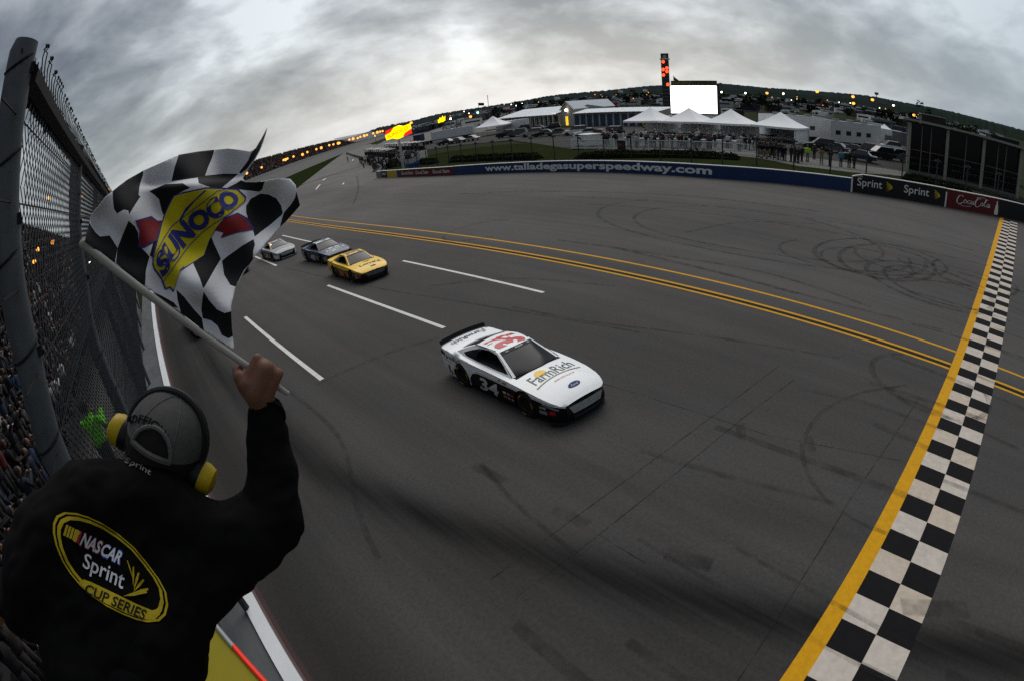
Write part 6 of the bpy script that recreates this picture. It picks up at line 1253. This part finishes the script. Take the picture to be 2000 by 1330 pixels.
# cap: dome with a rear opening and a bill
def dome(t, f, g=1.0):   # t round from the back (0) clockwise, f from the rim (0) to the crown (1)
    a = f*pi/2; w, d, h = .1065*g, .122*g, .112*g; return hp(w*sin(t)*cos(a)**.85, .012+h*sin(a), -.018+d*cos(t)*cos(a)**.85)
m = MB()
NT, NF = 60, 14
for i in range(NT):
    for j in range(NF):
        t0, t1 = -pi+2*pi*i/NT, -pi+2*pi*(i+1)/NT; f0, f1 = j/NF, (j+1)/NF; tc2, fc = (t0+t1)/2, (f0+f1)/2
        if (tc2/.52)**2+(fc/.36)**2 < 1: continue
        m.poly([dome(t0, f0), dome(t1, f0), dome(t1, f1), dome(t0, f1)], CAPM)
for k in range(6):
    t = -pi+.52+2*pi*k/6; m.tube([dome(t, .05+.94*j/8, 1.008) for j in range(9)], .0016, CAPL if k in (2, 3) else CAPM, 4)
cap = fix(m.build('cap', None, 'all')); m = MB(); m.grid(lambda u, v: dome(-1.3+2.6*u, -.25+.85*v, .985), 20, 10, HAIRG); fix(m.build('back_hair', None, 'all')); m = MB(); m.tube([dome(.53*sin(a), max(0, .365*cos(a)), 1.012) for a in [-pi/2+pi*i/20 for i in range(21)]], .0055, CAPL, 6); fix(m.build('cap_opening_trim')); m = MB(); m.tube([dome(-.54+1.08*i/10, .015, 1.006) for i in range(11)], .008, CAPM, 6); fix(m.build('cap_strap'))
m = MB(); m.ball(dome(0, 1.0, 1.0), .010, CAPM, 8, 5); fix(m.build('cap_button')); m = MB(); m.grid(lambda u, v: hp((2*u-1)*.085*(1-.25*v*v), .012-.02*v*v-.025*(2*u-1)**2, -.125-.075*v*(1-.5*(2*u-1)**2)), 10, 5, CAPM); fix(m.build('cap_bill'))
m = MB()
NH = 420; rh = random.Random(3)
for i in range(NH):
    t = rh.uniform(-1.3, 1.3); f = rh.uniform(-.55, .30); a = hp(.0955*sin(t), .012+.085*f, -.016+.108*cos(t)); dn = -HU*rh.uniform(.015, .03)+HR*rh.uniform(-.006, .006); n = (a-Hc).normalized(); s_ = HU.cross(n).normalized()*.0022; m.poly([a+n*.003-s_, a+n*.003+s_, a+dn+n*.001+s_*.5, a+dn+n*.001-s_*.5], HAIRG)
m.grid(lambda u, v: hp(.0945*sin(-1.35+2.7*u)*(1-.30*v*v), .012-.055+.125*v, -.014+.107*cos(-1.35+2.7*u)*(1-.24*v*v)), 16, 8, HAIRG); fix(tag(m.build('hair'), kind='stuff'))
def on(ob, px, py, lift=.003):
    d = ray(px, py); h = bvh[ob.name].ray_cast(CAM, d); 
    return (h[0]-d*lift) if h[0] is not None else CAM+d*1.36
bvh = {}
def mkb(ob): ob_m = ob.data; bvh[ob.name] = BVHTree.FromPolygons([v.co.copy() for v in ob_m.vertices], [tuple(p.vertices) for p in ob_m.polygons])
mkb(jacket); mkb(cap)
def curve2(P, u):
    k = u*(len(P)-1); i = min(int(k), len(P)-2); t = k-i; return (P[i][0]+(P[i+1][0]-P[i][0])*t, P[i][1]+(P[i+1][1]-P[i][1])*t)
def px_text(body_, mat, base_, top_, ob, lift, bold=.01, name='lettering', shear=0.):
    m = MB()
    def f(u, v): a, b = curve2(base_, u), curve2(top_, u); return on(ob, a[0]+(b[0]-a[0])*v, a[1]+(b[1]-a[1])*v, lift)
    letter(m, body_, mat, f, bold, shear); return fix(m.build(name))
px_text('OFFICIAL', M('cap_letter', (.007, .007, .007), .95, spec=.05), [(250, 827), (272, 826), (292, 833), (312, 850), (322, 868)], [(255, 810), (276, 809), (300, 817), (322, 836), (333, 856)], cap, .006, .02, 'cap_lettering')
# cords and head set
m = MB(); m.tube([hp(.112*sin(a), .010+.119*cos(a), -.016) for a in [radians(-98+196*i/24) for i in range(25)]], .0095, BPL, 8); fix(m.build('headset_band', None, True)); m = MB(); m.tube([hp(.112*sin(a), .008+.116*cos(a), -.036) for a in [radians(-98+196*i/24) for i in range(25)]], .008, BPL, 8); fix(m.build('headset_band', None, True))
for s in (-1, 1):
    c = hp(s*.122, -.035, -.02); ax_ = HR*s
    m = MB(); m.lathe([(0, -.035), (.036, -.034), (.042, -.018), (.040, .0)], c, ax_, BPL, 18); cu_ = fix(m.build('ear_cushion', None, True)); m = MB(); m.lathe([(.040, .0), (.041, .014), (.034, .034), (.018, .042), (0, .044)], c, ax_, YCUP, 18); fix(m.build('ear_cup', None, True))
m = MB(); m.tube([hp(.132, -.07, -.03), hp(.135, -.10, -.05), hp(.10, -.115, -.10), hp(.05, -.105, -.13)], .0045, BPL, 6); fix(m.build('microphone_arm'))
m = MB(); m.tube([hp(.13, -.08, -.01), hp(.135, -.14, .0), hp(.12, -.20, .02), hp(.125, -.27, .03)], .0035, BPL, 6); fix(m.build('headset_cord'))
# emblem sewn on the back
PQ = lambda u, v: (90+u/5.115, 980+v/5.115)
PYE = M('patch_yellow', (.40, .30, .010), .8, var=.12); PWH = M('patch_white', (.55, .56, .60), .8); PRD = M('patch_red', (.22, .012, .02), .8); PBL = M('patch_blue', (.03, .06, .26), .8); PBK = M('patch_black', (.006, .006, .007), .8)
OUT = [(180, 100), (105, 135), (70, 210), (68, 300), (95, 430), (160, 590), (240, 715), (340, 835), (470, 950), (610, 1045), (760, 1120), (900, 1175), (1010, 1200), (1130, 1190), (1195, 1130), (1220, 1030), (1200, 900), (1130, 770), (1020, 620), (880, 450), (720, 315), (560, 210), (420, 145), (290, 108)]
def scl(k, c=(640, 655)): return [(c[0]+(x-c[0])*k, c[1]+(y-c[1])*k) for x, y in OUT]
pt_ = empty('back_emblem'); pt_.parent = fm; pt_.matrix_parent_inverse = Matrix.Translation(-Vector(fm.location))
def sub(o): o.parent = pt_; return o
def patch(name, poly, mat, lift, hole=None):
    m = MB(); panel(m, [PQ(*p) for p in poly], [], 9, lambda x, y: on(jacket, x, y, lift), mat, [[PQ(*p) for p in hole]] if hole else ()); return sub(m.build(name))
patch('border_ring', scl(1.0), PYE, .003, scl(.962)); patch('inner_ring', scl(.925), PYE, .003, [(640+(x-640)*.865-(0), 655+(y-655)*.845+(-6)) for x, y in OUT])
patch('series_banner', [(322, 800), (375, 772), (450, 798), (700, 918), (900, 1016), (1060, 1082), (1125, 1062), (1140, 1120), (1080, 1180), (960, 1168), (800, 1110), (600, 1015), (430, 905)], PYE, .0045)
def ptext(t, mat, b0, b1, t0, t1, lift, bold=.012, shear=0., name='lettering'):
    m = MB(); 
    def f(u, v): x = b0[0]+(b1[0]-b0[0])*u; y = b0[1]+(b1[1]-b0[1])*u; return on(jacket, *PQ(x+(t0[0]-b0[0])*v*(1-u)+(t1[0]-b1[0])*v*u, y+(t0[1]-b0[1])*v*(1-u)+(t1[1]-b1[1])*v*u), lift)
    letter(m, t, mat, f, bold, shear); return sub(m.build(name))
ptext('CUP SERIES', PBK, (378, 905), (975, 1180), (405, 812), (1015, 1085), .0058, .018); ptext('Sprint', PWH, (352, 690), (752, 925), (392, 505), (800, 705), .0045, .008)
for t, mat, u0, u1 in (('NAS', PWH, .0, .495), ('CAR', PWH, .515, 1.0)):
    ptext(t, mat, (332+400*u0, 425+200*u0), (332+400*u1, 425+200*u1), (372+400*u0, 300+200*u0), (372+400*u1, 300+200*u1), .006, .03, .2)
    ptext(t, PRD if t == 'NAS' else PBL, (326+400*u0, 440+200*u0), (340+400*u1, 440+200*u1), (372+400*u0, 292+200*u0), (385+400*u1, 292+200*u1), .0045, .055, .2, 'letter_outline')
for i in range(5): x = 178+30*i; patch('colour_bar', [(x-8, 330+15*i), (x+14, 341+15*i), (x+46, 235+15*i), (x+24, 224+15*i)], PYE, .0045)
patch('colour_bar', [(300, 405), (326, 420), (362, 300), (336, 285)], PRD, .0045); patch('colour_bar', [(272, 390), (296, 402), (330, 285), (308, 272)], M('patch_orange', (.45, .25, .02), .8), .0045)
for a, b, w in (((880, 800), (812, 582), 12), ((870, 850), (872, 645), 20), ((875, 880), (925, 705), 26), ((870, 900), (975, 775), 30), ((850, 915), (1020, 868), 36)):
    d = Vector((b[0]-a[0], b[1]-a[1])).normalized(); n = Vector((-d.y, d.x))*w/2; patch('wing_stroke', [a, (b[0]*.6+a[0]*.4+n.x, b[1]*.6+a[1]*.4+n.y), (b[0]+n.x*.6, b[1]+n.y*.6), (b[0]-n.x*.6, b[1]-n.y*.6), (b[0]*.6+a[0]*.4-n.x, b[1]*.6+a[1]*.4-n.y)], PYE, .0045)
patch('wing_stroke', [(770, 940), (860, 905), (1000, 885), (1010, 905), (880, 935)], PYE, .0047)
px_text('Sprint', M('collar_letter', (.16, .16, .16), .8), [(241, 905), (268, 916), (292, 931)], [(247, 892), (272, 902), (297, 917)], jacket, .006, .01, 'collar_lettering')
# ---------------------------------------------------------------- the chequered flag
fl = empty('chequered_flag', gc, 0, 'black and white chequered flag with yellow diamond emblem streaming from a pale staff', 'flag'); ivf = Matrix.Translation(-Vector(gc))
def ff(o): o.parent = fl; o.matrix_parent_inverse = ivf; return o
STF = M('flag_staff', (.30, .285, .26), .6, sc=15, var=.12, stretch=(1, 1, .3)); m = MB(); m.tube([PB-AX*.0, PB+AX*.03, PB+AX*(PLEN*.5), PT], [.0065, .0078, .0088, .0105], STF, 12); ff(m.build('staff', None, True)); m = MB(); m.ball(PT, .0125, STF, 10, 6); ff(m.build('staff_cap'))
a2, b2 = Vector((163, 477)), Vector((563, 769)); pd = (b2-a2).normalized(); pn = Vector((pd.y, -pd.x))
def fdist(x, y):
    v = Vector((x, y))-a2; t = v.dot(pd)/495.; s = v.dot(pn); d = 1.435-.06*t-.012
    d += .22*(max(0, s)/300)**1.15; d += .034*sst(5, 60, s)*sin(s*.047+t*3.1)+.020*sst(5, 60, s)*sin(s*.021-t*8.5+1.)+.010*sin(x*.06+y*.035)*sst(5, 40, s)
    rear = sst(0, 14, (-(y-(372-.10*(x-290)))+0))*sst(255, 300, x)*sst(520, 480, x); d += .075*rear
    curl = sst(540, 586, x); d += .06*curl
    return d
def fpos(x, y, k=0.): return CAM+ray(x, y)*(fdist(x, y)-k)
FWH = M('flag_white', (.58, .58, .60), .85, sc=8, var=.06); FBK = M('flag_black', (.008, .008, .009), .85, spec=.2); FYE = M('flag_yellow', (.44, .37, .006), .8, var=.06); FRD = M('flag_red', (.16, .007, .010), .8); FBL = M('flag_blue', (.018, .022, .16), .8)
OUTL = [(166, 476), (168, 458), (174, 438), (178, 420), (193, 402), (206, 385), (219, 375), (233, 364), (248, 353), (280, 334), (310, 321), (349, 304), (385, 298), (419, 294), (445, 291), (463, 293), (489, 297), (500, 291), (511, 272), (520, 251), (522, 252), (515, 278), (507, 297), (497, 315), (485, 332), (474, 350), (482, 357), (500, 357), (519, 354), (547, 349), (566, 351), (577, 363), (580, 380), (586, 402), (570, 420), (556, 436), (545, 446), (522, 473), (495, 506), (481, 526), (460, 560), (451, 600), (453, 640), (457, 684), (400, 648), (351, 610), (283, 560), (225, 515)]
KS = ['164,474 167,455 174,436 177,443 186,456 195,464 214,462 221,473 229,486 224,516', '219,374 233,363 248,352 280,333 278,345 273,360 270,383 274,385 263,402 252,420 250,413 242,411 229,418 223,409 220,390', '251,432 263,443 270,456 272,480 280,488 293,502 285,530 283,562 255,540 226,515 229,486',
      '349,302 385,296 419,293 414,310 406,328 400,345 386,349 350,354 335,356 340,330', '291,375 323,362 357,360 372,368 342,381 332,409 319,422 315,413 310,390 300,381', '386,349 400,345 436,341 465,341 455,351 438,364 433,369 412,368 388,360', '524,249 509,292 498,311 483,331 470,341 467,338 485,315 491,301 499,291 512,270',
      '440,370 461,360 470,354 482,357 517,355 512,371 506,375 467,372', '508,379 523,380 540,388 549,402 552,417 549,422 530,439 510,454 497,464 495,456 485,434 480,417 480,404 489,390', '581,366 586,388 589,402 570,422 545,448 552,422 555,415 568,400 576,387',
      '495,469 498,479 495,491 495,509 477,529 467,548 459,562 449,558 437,538 433,511 445,501 473,481', '412,460 418,477 431,507 420,525 400,560 396,564 390,546 378,519 376,513 396,499 404,475', '345,566 360,580 380,607 394,623 399,650 372,628 353,612 347,588', '397,570 408,586 425,605 439,612 452,609 455,633 455,657 445,662 433,655 425,637 412,627 396,623 393,607', '300,571 321,582 339,592 349,604 337,600 317,588', '425,663 437,670 453,684 445,682',  # the thin sliver before the last piece is a fold's shadow painted black
      '293,500 301,470 309,452 305,480 301,505']
pp = lambda s: [tuple(float(v) for v in q.split(',')) for q in s.split()]
m = MB(); panel(m, OUTL, [(pp(s), FBK) for s in KS], 5, fpos, FWH); cl = ff(m.build('cloth', None, 'all')); md = cl.modifiers.new('thickness', 'SOLIDIFY'); md.thickness = .0015
EM = '350,381 401,370 412,370 442,371 463,373 478,388 476,397 463,409 440,424 421,447 408,471 398,499 380,511 353,527 350,534 340,568 333,560 324,563 317,544 303,525 300,515 301,501 309,471 317,438 323,420 332,400 340,385'
def scaled(P, k, c): return [(c[0]+(x-c[0])*k, c[1]+(y-c[1])*k) for x, y in P]
m = MB(); panel(m, scaled(pp(EM), 1.035, (385, 455)), [(pp(EM), FYE), (pp('352,527 360,520 345,572 338,570'), FBL), (pp('399,373 404,373 380,395 360,420 352,440 350,430 362,408'), FBL)], 5, lambda x, y: fpos(x, y, .0050), FBL); em = ff(m.build('diamond_emblem', None, 'all'))
for s, nm in (('267,434 295,426 306,434 315,434 310,452 304,469 282,482 272,481 273,466 274,452', 'red_arrow'), ('440,428 463,419 480,428 493,449 463,454 433,464 438,454 421,450', 'red_arrow')):
    P_ = pp(s); c = (sum(p[0] for p in P_)/len(P_), sum(p[1] for p in P_)/len(P_)); m = MB(); panel(m, scaled(P_, 1.12, c), [(P_, FRD)], 5, lambda x, y: fpos(x, y, .0044), FBL); q = m.build(nm, None, 'all'); ff(q)
m = MB(); bs = [(318, 547), (345, 507), (366, 478), (392, 452), (418, 433), (445, 416), (473, 393)]; tp = [(302, 508), (322, 470), (338, 446), (368, 422), (400, 399), (426, 378), (452, 371)]
def fx(u, v): a, b = curve2(bs, u), curve2(tp, u); return fpos(a[0]+(b[0]-a[0])*v, a[1]+(b[1]-a[1])*v, .0085)
letter(m, 'SUNOCO', FBL, fx, .05); ff(m.build('lettering')); 
for off_ in (-.10, 1.10):
    m = MB()
    for i in range(24):
        a = [fx(u, v) for u, v in ((i/24, off_-.018), ((i+1)/24, off_-.018), ((i+1)/24, off_+.018), (i/24, off_+.018))]; m.poly(a, FBL)
    ff(m.build('emblem_stripe'))
